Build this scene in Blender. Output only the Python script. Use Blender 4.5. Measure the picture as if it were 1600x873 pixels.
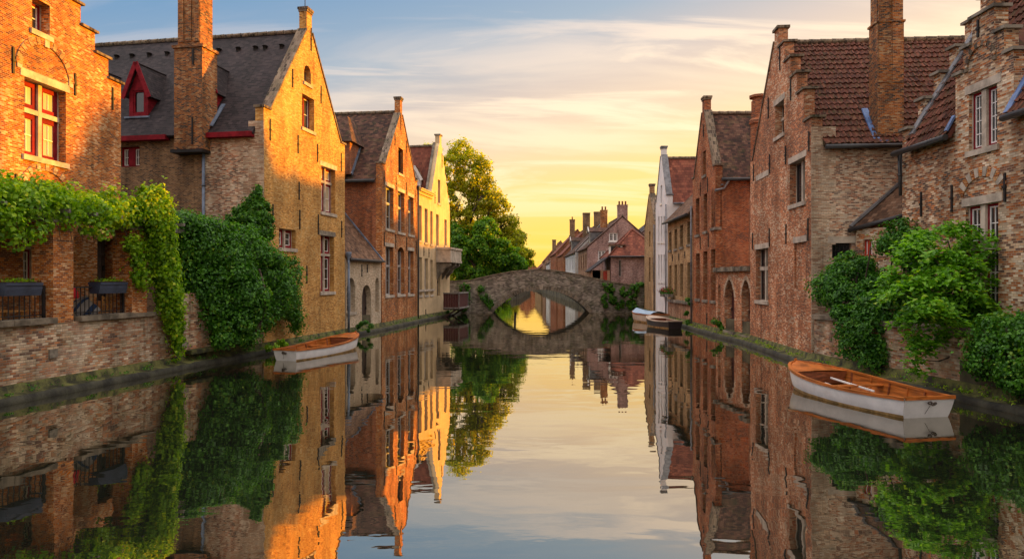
import bpy, math, random
import numpy as np
from mathutils import Vector
from mathutils.geometry import tessellate_polygon

scn = bpy.context.scene
for o in list(bpy.data.objects):
    bpy.data.objects.remove(o, do_unlink=True)
random.seed(7)
rng = np.random.default_rng(11)
COL = scn.collection

# ------------------------------------------------------------------ camera
F, CX, CY, CH = 1067.0, 800.0, 436.5, 2.8
cam_d = bpy.data.cameras.new('camera')
cam_d.sensor_width = 36.0
cam_d.lens = F / 1600.0 * 36.0
cam_d.clip_start = 0.1
cam_d.clip_end = 3000.0
cam = bpy.data.objects.new('camera', cam_d)
COL.objects.link(cam)
cam.location = (0, 0, CH)
cam.rotation_euler = (math.pi / 2, 0, 0)
scn.camera = cam

# ------------------------------------------------------------------ sky, sun, exposure
SUN_AZ, SUN_EL = math.radians(60), math.radians(6.7)
S = Vector((math.sin(SUN_AZ) * math.cos(SUN_EL), math.cos(SUN_AZ) * math.cos(SUN_EL), math.sin(SUN_EL)))
sun_d = bpy.data.lights.new('sun', 'SUN')
sun_d.energy = 5.0
sun_d.angle = math.radians(1.6)
sun_d.color = (1.0, 0.40, 0.0)
sun = bpy.data.objects.new('sun', sun_d)
COL.objects.link(sun)
sun.rotation_euler = S.to_track_quat('Z', 'Y').to_euler()
sun.location = (60, 60, 40)

world = bpy.data.worlds.new('World')
scn.world = world
world.use_nodes = True


def N(nt, typ, **kw):
    n = nt.nodes.new(typ)
    for k, v in kw.items():
        if k.startswith('i_'):
            key = k[2:]
            key = int(key) if key.isdigit() else key.replace('_', ' ')
            if isinstance(v, bpy.types.NodeSocket):
                nt.links.new(v, n.inputs[key])
            else:
                n.inputs[key].default_value = v
        else:
            setattr(n, k, v)
    return n


def MA(nt, op, a, b=0.0, c=None, clamp=False):
    n = nt.nodes.new('ShaderNodeMath')
    n.operation = op
    n.use_clamp = clamp
    for i, v in enumerate((a, b) if c is None else (a, b, c)):
        if isinstance(v, bpy.types.NodeSocket):
            nt.links.new(v, n.inputs[i])
        else:
            n.inputs[i].default_value = v
    return n.outputs[0]


def SMOOTH(nt, v, lo, hi, a=0.0, b=1.0):
    n = nt.nodes.new('ShaderNodeMapRange')
    n.interpolation_type = 'SMOOTHSTEP'
    nt.links.new(v, n.inputs[0])
    for i, x in enumerate((lo, hi, a, b)):
        n.inputs[i + 1].default_value = x
    return n.outputs[0]


def RAMP(nt, v, stops, interp='LINEAR'):
    n = nt.nodes.new('ShaderNodeValToRGB')
    cr = n.color_ramp
    cr.interpolation = interp
    while len(cr.elements) < len(stops):
        cr.elements.new(0.5)
    for e, (p, c) in zip(cr.elements, stops):
        e.position = p
        e.color = tuple(c) + (1.0,) if len(c) == 3 else c
    nt.links.new(v, n.inputs[0])
    return n.outputs[0]


def MIX(nt, fac, a, b, mode='MIX'):
    n = nt.nodes.new('ShaderNodeMix')
    n.data_type = 'RGBA'
    n.blend_type = mode
    n.clamp_factor = True
    for i, v in ((0, fac), (6, a), (7, b)):
        if isinstance(v, bpy.types.NodeSocket):
            nt.links.new(v, n.inputs[i])
        else:
            n.inputs[i].default_value = v if i == 0 else (tuple(v) + (1.0,) if len(v) == 3 else v)
    return n.outputs[2]


def build_sky():
    nt = world.node_tree
    nt.nodes.clear()
    tc = N(nt, 'ShaderNodeTexCoord')
    nrm = N(nt, 'ShaderNodeVectorMath', operation='NORMALIZE', i_0=tc.outputs['Generated'])
    sep = N(nt, 'ShaderNodeSeparateXYZ', i_0=nrm.outputs[0])
    x, y, z = sep.outputs
    zc = MA(nt, 'MAXIMUM', z, 0.0)
    # blue deepens away from the glow on the left, warmth lingers to the right
    e = MA(nt, 'MULTIPLY_ADD', x, -0.22, zc)
    e = MA(nt, 'ADD', e, MA(nt, 'MULTIPLY', MA(nt, 'MULTIPLY', x, x), 0.06), clamp=True)
    col = RAMP(nt, e, [(0.0, (1.06, 0.57, 0.03)), (0.06, (1.06, 0.60, 0.065)), (0.12, (1.04, 0.63, 0.16)),
                       (0.19, (0.90, 0.60, 0.34)), (0.26, (0.66, 0.50, 0.40)), (0.34, (0.33, 0.39, 0.46)),
                       (0.46, (0.13, 0.27, 0.46)), (0.7, (0.09, 0.21, 0.40))])
    # thin stretched cirrus on a flat layer
    den = MA(nt, 'ADD', zc, 0.26)
    cx = MA(nt, 'DIVIDE', x, den)
    cy = MA(nt, 'DIVIDE', y, den)
    cv = N(nt, 'ShaderNodeCombineXYZ', i_0=cx, i_1=cy, i_2=3.7)
    mp = N(nt, 'ShaderNodeMapping', i_Vector=cv.outputs[0])
    mp.inputs['Rotation'].default_value = (0, 0, math.radians(-30))
    mp.inputs['Scale'].default_value = (0.6, 2.0, 1.0)
    n1 = N(nt, 'ShaderNodeTexNoise', i_Vector=mp.outputs[0], i_Scale=1.35, i_Detail=8.0, i_Roughness=0.56, i_Distortion=0.7)
    c1 = SMOOTH(nt, n1.outputs[0], 0.45, 0.62)
    mp2 = N(nt, 'ShaderNodeMapping', i_Vector=cv.outputs[0])
    mp2.inputs['Rotation'].default_value = (0, 0, math.radians(-20))
    mp2.inputs['Scale'].default_value = (0.55, 2.4, 1.0)
    mp2.inputs['Location'].default_value = (4.0, 2.0, 0)
    n2 = N(nt, 'ShaderNodeTexNoise', i_Vector=mp2.outputs[0], i_Scale=1.9, i_Detail=8.0, i_Roughness=0.6, i_Distortion=0.9)
    c2 = SMOOTH(nt, n2.outputs[0], 0.47, 0.66)
    cl = MA(nt, 'MAXIMUM', MA(nt, 'MULTIPLY', c1, 0.65), MA(nt, 'MULTIPLY', c2, 0.9))
    cl = MA(nt, 'MULTIPLY', cl, SMOOTH(nt, zc, 0.02, 0.16, 0.35, 1.0))
    cl = MA(nt, 'MULTIPLY', cl, SMOOTH(nt, e, 0.24, 0.42, 1.0, 0.30))
    ccol = RAMP(nt, e, [(0.0, (1.0, 0.70, 0.18)), (0.1, (1.0, 0.76, 0.36)), (0.2, (1.08, 0.82, 0.50)),
                        (0.3, (1.0, 0.76, 0.56)), (0.45, (0.74, 0.61, 0.58)), (0.7, (0.5, 0.5, 0.55))])
    col = MIX(nt, cl, col, ccol)
    # out-of-view sky overhead and in the east, brightened as added fill light
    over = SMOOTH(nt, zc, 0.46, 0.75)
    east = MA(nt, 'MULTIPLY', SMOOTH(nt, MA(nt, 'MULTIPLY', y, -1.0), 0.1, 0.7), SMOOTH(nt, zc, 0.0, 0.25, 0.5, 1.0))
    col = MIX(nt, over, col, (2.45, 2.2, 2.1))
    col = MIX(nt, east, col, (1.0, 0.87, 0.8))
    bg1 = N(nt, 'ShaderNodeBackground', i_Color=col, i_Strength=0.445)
    sk = N(nt, 'ShaderNodeTexSky', sky_type='NISHITA', sun_disc=False, sun_elevation=SUN_EL, sun_rotation=SUN_AZ)
    bg2 = N(nt, 'ShaderNodeBackground', i_Color=sk.outputs[0], i_Strength=0.02)
    ad = N(nt, 'ShaderNodeAddShader', i_0=bg1.outputs[0], i_1=bg2.outputs[0])
    out = N(nt, 'ShaderNodeOutputWorld', i_Surface=ad.outputs[0])


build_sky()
vs = scn.view_settings
vs.view_transform = 'Standard'
vs.look = 'None'
vs.exposure = 1.25
vs.gamma = 1.0
vs.use_curve_mapping = False
scn.cycles.max_bounces = 6
scn.cycles.transparent_max_bounces = 4
scn.cycles.caustics_reflective = False
scn.cycles.caustics_refractive = False


# ------------------------------------------------------------------ helpers
def P(px, py, Y):
    """the point at depth Y seen at photo pixel (px, py)"""
    return Vector(((px - CX) / F * Y, Y, CH - (py - CY) / F * Y))


class MB:
    def __init__(s):
        s.v, s.f, s.m, s.sm = [], [], [], []

    def face(s, pts, mi=0, smooth=False):
        b = len(s.v)
        s.v += [Vector(p) for p in pts]
        s.f.append(tuple(range(b, b + len(pts))))
        s.m.append(mi)
        s.sm.append(smooth)

    def hexa(s, a, b, mi=0):
        """a, b: bottom and top quads"""
        s.face(a[::-1], mi)
        s.face(b, mi)
        n = len(a)
        for i in range(n):
            j = (i + 1) % n
            s.face([a[i], a[j], b[j], b[i]], mi)

    def box(s, x0, x1, y0, y1, z0, z1, mi=0):
        a = [(x0, y0, z0), (x1, y0, z0), (x1, y1, z0), (x0, y1, z0)]
        b = [(x, y, z1) for x, y, _ in a]
        s.hexa([Vector(p) for p in a], [Vector(p) for p in b], mi)

    def fbox(s, fc, s0, s1, z0, z1, d0, d1, mi=0):
        a = [fc.pt(s0, z0, d0), fc.pt(s1, z0, d0), fc.pt(s1, z0, d1), fc.pt(s0, z0, d1)]
        b = [fc.pt(s0, z1, d0), fc.pt(s1, z1, d0), fc.pt(s1, z1, d1), fc.pt(s0, z1, d1)]
        s.hexa(a, b, mi)

    def prism(s, fc, poly, d0, d1, mi=0):
        """polygon (s, z) extruded between depths"""
        a = [fc.pt(u, z, d0) for u, z in poly]
        b = [fc.pt(u, z, d1) for u, z in poly]
        s.hexa(a, b, mi)

    def bar(s, p, q, w, h=None, mi=0, up=(0, 0, 1)):
        p, q = Vector(p), Vector(q)
        h = w if h is None else h
        d = (q - p).normalized()
        u = Vector(up)
        if abs(d.dot(u)) > 0.95:
            u = Vector((0, 1, 0))
        r = d.cross(u).normalized()
        u = r.cross(d).normalized()
        o = [r * w / 2 + u * h / 2, -r * w / 2 + u * h / 2, -r * w / 2 - u * h / 2, r * w / 2 - u * h / 2]
        s.hexa([p + i for i in o], [q + i for i in o], mi)

    def tube(s, pts, rad, n=7, mi=0):
        pts = [Vector(p) for p in pts]
        rad = rad if isinstance(rad, (list, tuple)) else [rad] * len(pts)
        b = len(s.v)
        m = len(pts)
        for i, p in enumerate(pts):
            d = (pts[min(i + 1, m - 1)] - pts[max(i - 1, 0)]).normalized()
            u = Vector((0, 0, 1)) if abs(d.z) < 0.9 else Vector((1, 0, 0))
            r = d.cross(u).normalized()
            u = r.cross(d)
            for k in range(n):
                a = 2 * math.pi * k / n
                s.v.append(p + (r * math.cos(a) + u * math.sin(a)) * rad[i])
        for i in range(m - 1):
            for k in range(n):
                k2 = (k + 1) % n
                s.f.append((b + i * n + k, b + i * n + k2, b + (i + 1) * n + k2, b + (i + 1) * n + k))
                s.m.append(mi)
                s.sm.append(True)
        s.f.append(tuple(b + k for k in range(n))[::-1])
        s.f.append(tuple(b + (m - 1) * n + k for k in range(n)))
        s.m += [mi, mi]
        s.sm += [False, False]

    def grid(s, rows, mi=0, smooth=True):
        """rows: list of equal-length point lists sharing vertices"""
        b = len(s.v)
        w = len(rows[0])
        for r in rows:
            s.v += [Vector(p) for p in r]
        for i in range(len(rows) - 1):
            for k in range(w - 1):
                s.f.append((b + i * w + k, b + i * w + k + 1, b + (i + 1) * w + k + 1, b + (i + 1) * w + k))
                s.m.append(mi)
                s.sm.append(smooth)

    def lathe(s, c, prof, n=12, mi=0):
        c = Vector(c)
        s.grid([[c + Vector((math.cos(2 * math.pi * k / n) * r, math.sin(2 * math.pi * k / n) * r, z)) for k in range(n + 1)] for r, z in prof], mi)

    def build(s, name, mats, parent=None):
        me = bpy.data.meshes.new(name)
        base = Vector(parent['_w']) if parent is not None and '_w' in parent else Vector((0, 0, 0))
        base_loc = base
        if parent is None and s.v:
            lo = Vector((min(v.x for v in s.v), min(v.y for v in s.v), min(v.z for v in s.v)))
            hi = Vector((max(v.x for v in s.v), max(v.y for v in s.v), max(v.z for v in s.v)))
            base = Vector(((lo.x + hi.x) / 2, (lo.y + hi.y) / 2, lo.z))
        me.from_pydata([tuple(v - base) for v in s.v], [], s.f)
        mats = mats if isinstance(mats, (list, tuple)) else [mats]
        for m in mats:
            me.materials.append(m)
        me.polygons.foreach_set('material_index', s.m)
        me.polygons.foreach_set('use_smooth', s.sm)
        uvl = me.uv_layers.new(name='UVMap')
        uv = np.zeros((len(me.loops), 2), dtype=np.float32)
        V = s.v
        li = 0
        for f in s.f:
            p0 = V[f[0]]
            n = Vector((0, 0, 0))
            for i in range(len(f)):
                a, b = V[f[i]] - p0, V[f[(i + 1) % len(f)]] - p0
                n += a.cross(b)
            h = math.hypot(n.x, n.y)
            L = n.length
            if L < 1e-12 or h < 0.02 * L:
                for k in f:
                    uv[li] = (V[k].x, V[k].y)
                    li += 1
            else:
                n.normalize()
                t = Vector((-n.y, n.x, 0)).normalized()
                bt = n.cross(t)
                for k in f:
                    uv[li] = (V[k].dot(t), V[k].dot(bt))
                    li += 1
        uvl.data.foreach_set('uv', uv.ravel())
        me.update()
        ob = bpy.data.objects.new(name, me)
        COL.objects.link(ob)
        if parent is not None:
            ob.parent = parent
            ob['_w'] = tuple(base_loc)
        else:
            ob.location = base
            ob['_w'] = tuple(base)
        return ob


def build_split(mb, name, mats, parent):
    """each loose piece of mb as a part of its own"""
    par = {}

    def find(k):
        while par.setdefault(k, k) != k:
            k = par[k]
        return k
    keys = [(round(v.x, 4), round(v.y, 4), round(v.z, 4)) for v in mb.v]
    for f in mb.f:
        r0 = find(keys[f[0]])
        for k in f[1:]:
            r1 = find(keys[k])
            if r1 != r0:
                par[r1] = r0
    groups = {}
    for i, f in enumerate(mb.f):
        groups.setdefault(find(keys[f[0]]), []).append(i)
    for ids in groups.values():
        q = MB()
        for i in ids:
            q.face([mb.v[k] for k in mb.f[i]], mb.m[i], mb.sm[i])
        q.build(name, mats, parent)


def tag(o, label, cat, group=None, kind=None):
    if label:
        o['label'] = label
    if cat:
        o['category'] = cat
    if group:
        o['group'] = group
    if kind:
        o['kind'] = kind
    return o


def thing(name, loc, label, cat, group=None):
    o = bpy.data.objects.new(name, None)
    COL.objects.link(o)
    o.empty_display_size = 0.3
    o.location = loc
    o['_w'] = tuple(loc)
    return tag(o, label, cat, group)


class Fac:
    """a vertical plane in plan from p0 to p1; side=+1 puts the outward normal to the right of the direction of travel"""
    def __init__(s, p0, p1, side=1):
        s.o = Vector((p0[0], p0[1]))
        e = Vector((p1[0], p1[1])) - s.o
        s.W = e.length
        s.u = e.normalized()
        s.n = Vector((s.u.y, -s.u.x)) * side
        s.side = side

    def pt(s, a, z, d=0.0):
        q = s.o + s.u * a + s.n * d
        return Vector((q.x, q.y, z))

    def sz(s, px, py=CY):
        dx = (px - CX) / F
        a = (dx * s.o.y - s.o.x) / (s.u.x - dx * s.u.y)
        Y = s.o.y + s.u.y * a
        return a, CH - (py - CY) / F * Y

    def rect(s, l, r, t, b):
        a0, a1 = sorted((s.sz(l)[0], s.sz(r)[0]))
        c = (l + r) / 2
        return a0, a1, s.sz(c, b)[1], s.sz(c, t)[1]


def rectpoly(a0, a1, z0, z1):
    return [(a0, z0), (a1, z0), (a1, z1), (a0, z1)]


def archpoly(a0, a1, z0, z1, kind='seg', rise=None, n=9):
    w = (a1 - a0) / 2
    c = (a0 + a1) / 2
    if kind == 'round':
        rise = w if rise is None else rise
    if kind == 'seg':
        rise = 0.22 * w * 2 if rise is None else rise
    if kind == 'point':
        rise = 1.25 * w if rise is None else rise
    zs = z1 - rise
    top = []
    for i in range(n + 1):
        q = -1 + 2 * i / n
        if kind == 'point':
            h = (1 - abs(q) ** 1.7) ** 0.75
        else:
            R = (w * w + rise * rise) / (2 * rise)
            h = (math.sqrt(max(R * R - (q * w) ** 2, 0)) - (R - rise)) / rise
        top.append((c + q * w, zs + rise * h))
    return [(a0, z0), (a1, z0)] + top[::-1]


def wall(mb, fc, outline, holes=(), t=0.35, mi=0, rmi=None):
    rmi = mi if rmi is None else rmi
    loops = [outline] + list(holes)
    flat = [p for l in loops for p in l]
    tris = tessellate_polygon([[Vector((a, z, 0)) for a, z in l] for l in loops])
    for tri in tris:
        mb.face([fc.pt(*flat[i]) for i in tri], mi)
        mb.face([fc.pt(*flat[i], -t) for i in tri][::-1], mi)
    for k, l in enumerate(loops):
        for i in range(len(l)):
            a, b = l[i], l[(i + 1) % len(l)]
            mb.face([fc.pt(*a), fc.pt(*b), fc.pt(*b, -t), fc.pt(*a, -t)], mi if k == 0 else rmi)
# ------------------------------------------------------------------ materials
def new_mat(name):
    m = bpy.data.materials.new(name)
    m.use_nodes = True
    nt = m.node_tree
    nt.nodes.clear()
    return m, nt


def finish(nt, col, rough=0.85, bump=None, strength=0.5, dist=0.02, spec=0.3):
    b = N(nt, 'ShaderNodeBsdfPrincipled')
    if isinstance(col, bpy.types.NodeSocket):
        nt.links.new(col, b.inputs['Base Color'])
    else:
        b.inputs['Base Color'].default_value = tuple(col) + (1,)
    if isinstance(rough, bpy.types.NodeSocket):
        nt.links.new(rough, b.inputs['Roughness'])
    else:
        b.inputs['Roughness'].default_value = rough
    b.inputs['Specular IOR Level'].default_value = spec
    if bump is not None:
        bn = N(nt, 'ShaderNodeBump', i_Height=bump, i_Strength=strength, i_Distance=dist)
        nt.links.new(bn.outputs[0], b.inputs['Normal'])
    N(nt, 'ShaderNodeOutputMaterial', i_Surface=b.outputs[0])
    return b


def masonry(name, cols, mortar=(0.33, 0.27, 0.20), bw=0.135, bh=0.048, joint=0.0085, patch=0.8, pale=0.0, pale_col=(0.55, 0.45, 0.34),
            grime=0.35, tile=False, moss=0.0, bump=0.6, rough=0.9, seed=0.0, sat=1.0, gain=1.0, bvar=0.36):
    """coursed bricks (or lapped tiles) in wall coordinates, each unit with its own colour"""
    m, nt = new_mat(name)
    uv = N(nt, 'ShaderNodeUVMap', uv_map='UVMap')
    wob = N(nt, 'ShaderNodeTexNoise', i_Vector=uv.outputs[0], i_Scale=2.3, i_Detail=2.0)
    w1 = N(nt, 'ShaderNodeVectorMath', operation='SUBTRACT', i_0=wob.outputs[1], i_1=(0.5, 0.5, 0.5))
    w2 = N(nt, 'ShaderNodeVectorMath', operation='SCALE', i_0=w1.outputs[0])
    w2.inputs['Scale'].default_value = 0.02
    ad = N(nt, 'ShaderNodeVectorMath', operation='ADD', i_0=uv.outputs[0], i_1=w2.outputs[0])
    sp = N(nt, 'ShaderNodeSeparateXYZ', i_0=ad.outputs[0])
    rv = MA(nt, 'DIVIDE', sp.outputs[1], bh)
    row = MA(nt, 'FLOOR', rv)
    fv = MA(nt, 'FRACT', rv)
    rj = N(nt, 'ShaderNodeTexWhiteNoise', noise_dimensions='1D', i_W=MA(nt, 'ADD', row, 17.3 + seed))
    half = MA(nt, 'MULTIPLY', MA(nt, 'FLOORED_MODULO', row, 2.0), 0.5)
    off = MA(nt, 'ADD', half, MA(nt, 'MULTIPLY', rj.outputs[0], 0.0 if tile else 0.22))
    ru = MA(nt, 'ADD', MA(nt, 'DIVIDE', sp.outputs[0], bw), off)
    col_i = MA(nt, 'FLOOR', ru)
    fu = MA(nt, 'FRACT', ru)
    idv = N(nt, 'ShaderNodeCombineXYZ', i_0=col_i, i_1=row, i_2=seed)
    wn = N(nt, 'ShaderNodeTexWhiteNoise', noise_dimensions='3D', i_Vector=idv.outputs[0])
    wn2 = N(nt, 'ShaderNodeSeparateColor', i_0=wn.outputs[1])
    big = N(nt, 'ShaderNodeTexNoise', i_Vector=uv.outputs[0], i_Scale=0.33, i_Detail=4.0, i_Roughness=0.6)
    med = N(nt, 'ShaderNodeTexNoise', i_Vector=uv.outputs[0], i_Scale=1.3, i_Detail=3.0)
    v = MA(nt, 'MULTIPLY_ADD', MA(nt, 'SUBTRACT', big.outputs[0], 0.5), patch, wn.outputs[0])
    v = MA(nt, 'MULTIPLY_ADD', MA(nt, 'SUBTRACT', med.outputs[0], 0.5), patch * 0.9, v, clamp=True)
    n = len(cols)
    c = RAMP(nt, v, [(i / (n - 1), k) for i, k in enumerate(cols)])
    br = MA(nt, 'MULTIPLY_ADD', wn2.outputs[1], bvar, (1.0 - bvar / 2) * gain)
    brc = N(nt, 'ShaderNodeCombineColor', i_0=br, i_1=br, i_2=br)
    c = MIX(nt, 1.0, c, brc.outputs[0], 'MULTIPLY')
    # grain on each unit
    fine = N(nt, 'ShaderNodeTexNoise', i_Vector=uv.outputs[0], i_Scale=34.0, i_Detail=3.0)
    if tile:
        gap = MA(nt, 'MAXIMUM', SMOOTH(nt, MA(nt, 'ABSOLUTE', MA(nt, 'SUBTRACT', fu, 0.5)), 0.44, 0.5), SMOOTH(nt, fv, 0.10, 0.0))
        c = MIX(nt, MA(nt, 'MULTIPLY', gap, 0.55), c, (0.02, 0.016, 0.014))
        hgt = MA(nt, 'ADD', MA(nt, 'MULTIPLY', MA(nt, 'SUBTRACT', 1.0, fv), 0.8), MA(nt, 'MULTIPLY', wn2.outputs[2], 0.4))
        hgt = MA(nt, 'SUBTRACT', hgt, MA(nt, 'MULTIPLY', gap, 0.5))
    else:
        ju, jv = joint / bw, joint / bh
        eu = MA(nt, 'ABSOLUTE', MA(nt, 'SUBTRACT', fu, 0.5))
        ev = MA(nt, 'ABSOLUTE', MA(nt, 'SUBTRACT', fv, 0.5))
        gap = MA(nt, 'MAXIMUM', SMOOTH(nt, eu, 0.5 - ju, 0.5 - ju * 0.4), SMOOTH(nt, ev, 0.5 - jv, 0.5 - jv * 0.4))
        mn = MIX(nt, med.outputs[0], tuple(k * 0.65 for k in mortar), tuple(k * 1.25 for k in mortar))
        c = MIX(nt, gap, c, mn)
        hgt = MA(nt, 'ADD', MA(nt, 'SUBTRACT', 1.0, gap), MA(nt, 'MULTIPLY', wn2.outputs[2], 0.5))
    hgt = MA(nt, 'MULTIPLY_ADD', fine.outputs[0], 0.6, hgt)
    if pale > 0:
        pn = N(nt, 'ShaderNodeTexNoise', i_Vector=uv.outputs[0], i_Scale=0.8, i_Detail=6.0, i_Roughness=0.65)
        c = MIX(nt, MA(nt, 'MULTIPLY', SMOOTH(nt, pn.outputs[0], 0.47, 0.66), pale), c, pale_col)
    mp = N(nt, 'ShaderNodeMapping', i_Vector=uv.outputs[0])
    mp.inputs['Scale'].default_value = (1.3, 0.35, 1)
    gn = N(nt, 'ShaderNodeTexNoise', i_Vector=mp.outputs[0], i_Scale=0.9, i_Detail=6.0, i_Roughness=0.62)
    gv = SMOOTH(nt, gn.outputs[0], 0.36, 0.64, 1.0 - grime, 1.08)
    mq = N(nt, 'ShaderNodeMapping', i_Vector=uv.outputs[0])
    mq.inputs['Scale'].default_value = (3.2, 0.22, 1)
    sn = N(nt, 'ShaderNodeTexNoise', i_Vector=mq.outputs[0], i_Scale=1.0, i_Detail=5.0, i_Roughness=0.6)
    gv = MA(nt, 'MULTIPLY', gv, SMOOTH(nt, sn.outputs[0], 0.56, 0.72, 1.0, 1.0 - grime * 0.9))
    gc = N(nt, 'ShaderNodeCombineColor', i_0=gv, i_1=gv, i_2=gv)
    c = MIX(nt, 1.0, c, gc.outputs[0], 'MULTIPLY')
    if moss > 0:
        qn = N(nt, 'ShaderNodeTexNoise', i_Vector=uv.outputs[0], i_Scale=1.9, i_Detail=6.0, i_Roughness=0.65)
        c = MIX(nt, MA(nt, 'MULTIPLY', SMOOTH(nt, qn.outputs[0], 0.48, 0.62), moss), c, (0.055, 0.075, 0.018))
    if sat != 1.0:
        c = N(nt, 'ShaderNodeHueSaturation', i_Saturation=sat, i_Color=c).outputs[0]
    finish(nt, c, rough, hgt, bump, 0.012, 0.25)
    return m


def plain(name, col, rough=0.7, var=0.18, scale=3.0, spec=0.3, bump=0.15, col2=None, stretch=None, fine=True):
    m, nt = new_mat(name)
    tc = N(nt, 'ShaderNodeTexCoord')
    mp = N(nt, 'ShaderNodeMapping', i_Vector=tc.outputs['Object'])
    if stretch:
        mp.inputs['Scale'].default_value = stretch
    n1 = N(nt, 'ShaderNodeTexNoise', i_Vector=mp.outputs[0], i_Scale=scale, i_Detail=6.0, i_Roughness=0.6)
    n2 = N(nt, 'ShaderNodeTexNoise', i_Vector=mp.outputs[0], i_Scale=scale * 9, i_Detail=3.0)
    lo = tuple(max(k * (1 - var * 1.6), 0) for k in col) if col2 is None else col2
    hi = tuple(min(k * (1 + var), 1) for k in col)
    f = MA(nt, 'MULTIPLY_ADD', MA(nt, 'SUBTRACT', n2.outputs[0], 0.5), 0.5, SMOOTH(nt, n1.outputs[0], 0.33, 0.67), clamp=True)
    c = MIX(nt, f, lo, hi)
    r = MA(nt, 'MULTIPLY_ADD', n1.outputs[0], 0.2, rough - 0.1, clamp=True)
    finish(nt, c, r, n2.outputs[0] if bump else None, bump, 0.01, spec)
    return m


def leafy(name, dark, mid, light, trans=0.45, rough=0.5):
    m, nt = new_mat(name)
    g = N(nt, 'ShaderNodeNewGeometry')
    tc = N(nt, 'ShaderNodeTexCoord')
    n1 = N(nt, 'ShaderNodeTexNoise', i_Vector=tc.outputs['Object'], i_Scale=1.3, i_Detail=3.0)
    v = MA(nt, 'MULTIPLY_ADD', MA(nt, 'SUBTRACT', n1.outputs[0], 0.5), 0.9, g.outputs['Random Per Island'], clamp=True)
    c = RAMP(nt, v, [(0.0, dark), (0.5, mid), (0.93, light), (0.975, light), (1.0, (light[0] * 1.2 + 0.04, light[1] * 0.97, light[2]))])
    b = N(nt, 'ShaderNodeBsdfPrincipled', i_Base_Color=c, i_Roughness=rough)
    b.inputs['Specular IOR Level'].default_value = 0.35
    tcol = MIX(nt, 1.0, c, (1.5, 1.45, 0.5), 'MULTIPLY')
    t = N(nt, 'ShaderNodeBsdfTranslucent', i_Color=tcol)
    mx = N(nt, 'ShaderNodeMixShader', i_Fac=trans, i_1=b.outputs[0], i_2=t.outputs[0])
    N(nt, 'ShaderNodeOutputMaterial', i_Surface=mx.outputs[0])
    return m


def glassy(name, col, rough=0.06, spec=0.8, var=0.5):
    m, nt = new_mat(name)
    tc = N(nt, 'ShaderNodeTexCoord')
    n1 = N(nt, 'ShaderNodeTexNoise', i_Vector=tc.outputs['Object'], i_Scale=1.1, i_Detail=2.0)
    c = MIX(nt, SMOOTH(nt, n1.outputs[0], 0.3, 0.7), tuple(k * (1 - var) for k in col), tuple(k * (1 + var * 0.6) for k in col))
    n2 = N(nt, 'ShaderNodeTexNoise', i_Vector=tc.outputs['Object'], i_Scale=2.5, i_Detail=1.0)
    finish(nt, c, rough, n2.outputs[0], 0.12, 0.02, spec)
    return m


def water_mat():
    m, nt = new_mat('canal_water')
    tc = N(nt, 'ShaderNodeTexCoord')
    mp = N(nt, 'ShaderNodeMapping', i_Vector=tc.outputs['Object'])
    mp.inputs['Scale'].default_value = (0.55, 1.0, 1)
    n1 = N(nt, 'ShaderNodeTexNoise', i_Vector=mp.outputs[0], i_Scale=0.9, i_Detail=2.5, i_Roughness=0.5, i_Distortion=0.3)
    n2 = N(nt, 'ShaderNodeTexNoise', i_Vector=mp.outputs[0], i_Scale=5.5, i_Detail=2.0)
    n3 = N(nt, 'ShaderNodeTexNoise', i_Vector=tc.outputs['Object'], i_Scale=0.09, i_Detail=2.0)
    h = MA(nt, 'MULTIPLY_ADD', n2.outputs[0], MA(nt, 'MULTIPLY', SMOOTH(nt, n3.outputs[0], 0.42, 0.62), 0.12), n1.outputs[0])
    bn = N(nt, 'ShaderNodeBump', i_Height=h, i_Strength=0.15, i_Distance=0.05)
    gl = N(nt, 'ShaderNodeBsdfGlossy', i_Color=(0.93, 0.89, 0.81, 1), i_Roughness=0.012, i_Normal=bn.outputs[0])
    df = N(nt, 'ShaderNodeBsdfDiffuse', i_Color=(0.010, 0.012, 0.008, 1))
    lw = N(nt, 'ShaderNodeFresnel', i_IOR=1.33)
    f = MA(nt, 'MULTIPLY_ADD', lw.outputs[0], 0.50, 0.52, clamp=True)
    mx = N(nt, 'ShaderNodeMixShader', i_Fac=f, i_1=df.outputs[0], i_2=gl.outputs[0])
    N(nt, 'ShaderNodeOutputMaterial', i_Surface=mx.outputs[0])
    return m


ORANGE = [(0.15, 0.062, 0.040), (0.29, 0.10, 0.048), (0.42, 0.148, 0.064), (0.48, 0.185, 0.082), (0.54, 0.26, 0.13), (0.61, 0.41, 0.26)]
RED = [(0.12, 0.05, 0.038), (0.23, 0.08, 0.05), (0.34, 0.115, 0.065), (0.40, 0.15, 0.085), (0.42, 0.20, 0.12), (0.46, 0.30, 0.20)]
BUFF = [(0.34, 0.165, 0.072), (0.49, 0.255, 0.105), (0.60, 0.325, 0.13), (0.63, 0.36, 0.15), (0.66, 0.41, 0.185), (0.69, 0.47, 0.24)]
MIXED = [(0.11, 0.075, 0.062), (0.25, 0.13, 0.09), (0.46, 0.19, 0.10), (0.50, 0.33, 0.22), (0.60, 0.46, 0.33), (0.65, 0.55, 0.43)]
OLD = [(0.16, 0.095, 0.07), (0.34, 0.16, 0.095), (0.48, 0.22, 0.115), (0.50, 0.34, 0.22), (0.57, 0.44, 0.31), (0.61, 0.50, 0.38)]
GREY = [(0.13, 0.115, 0.10), (0.22, 0.19, 0.16), (0.30, 0.26, 0.215), (0.37, 0.325, 0.27), (0.44, 0.39, 0.33)]
PURPLE = [(0.17, 0.085, 0.075), (0.30, 0.14, 0.12), (0.38, 0.20, 0.17), (0.45, 0.26, 0.225), (0.50, 0.33, 0.30)]

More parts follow.
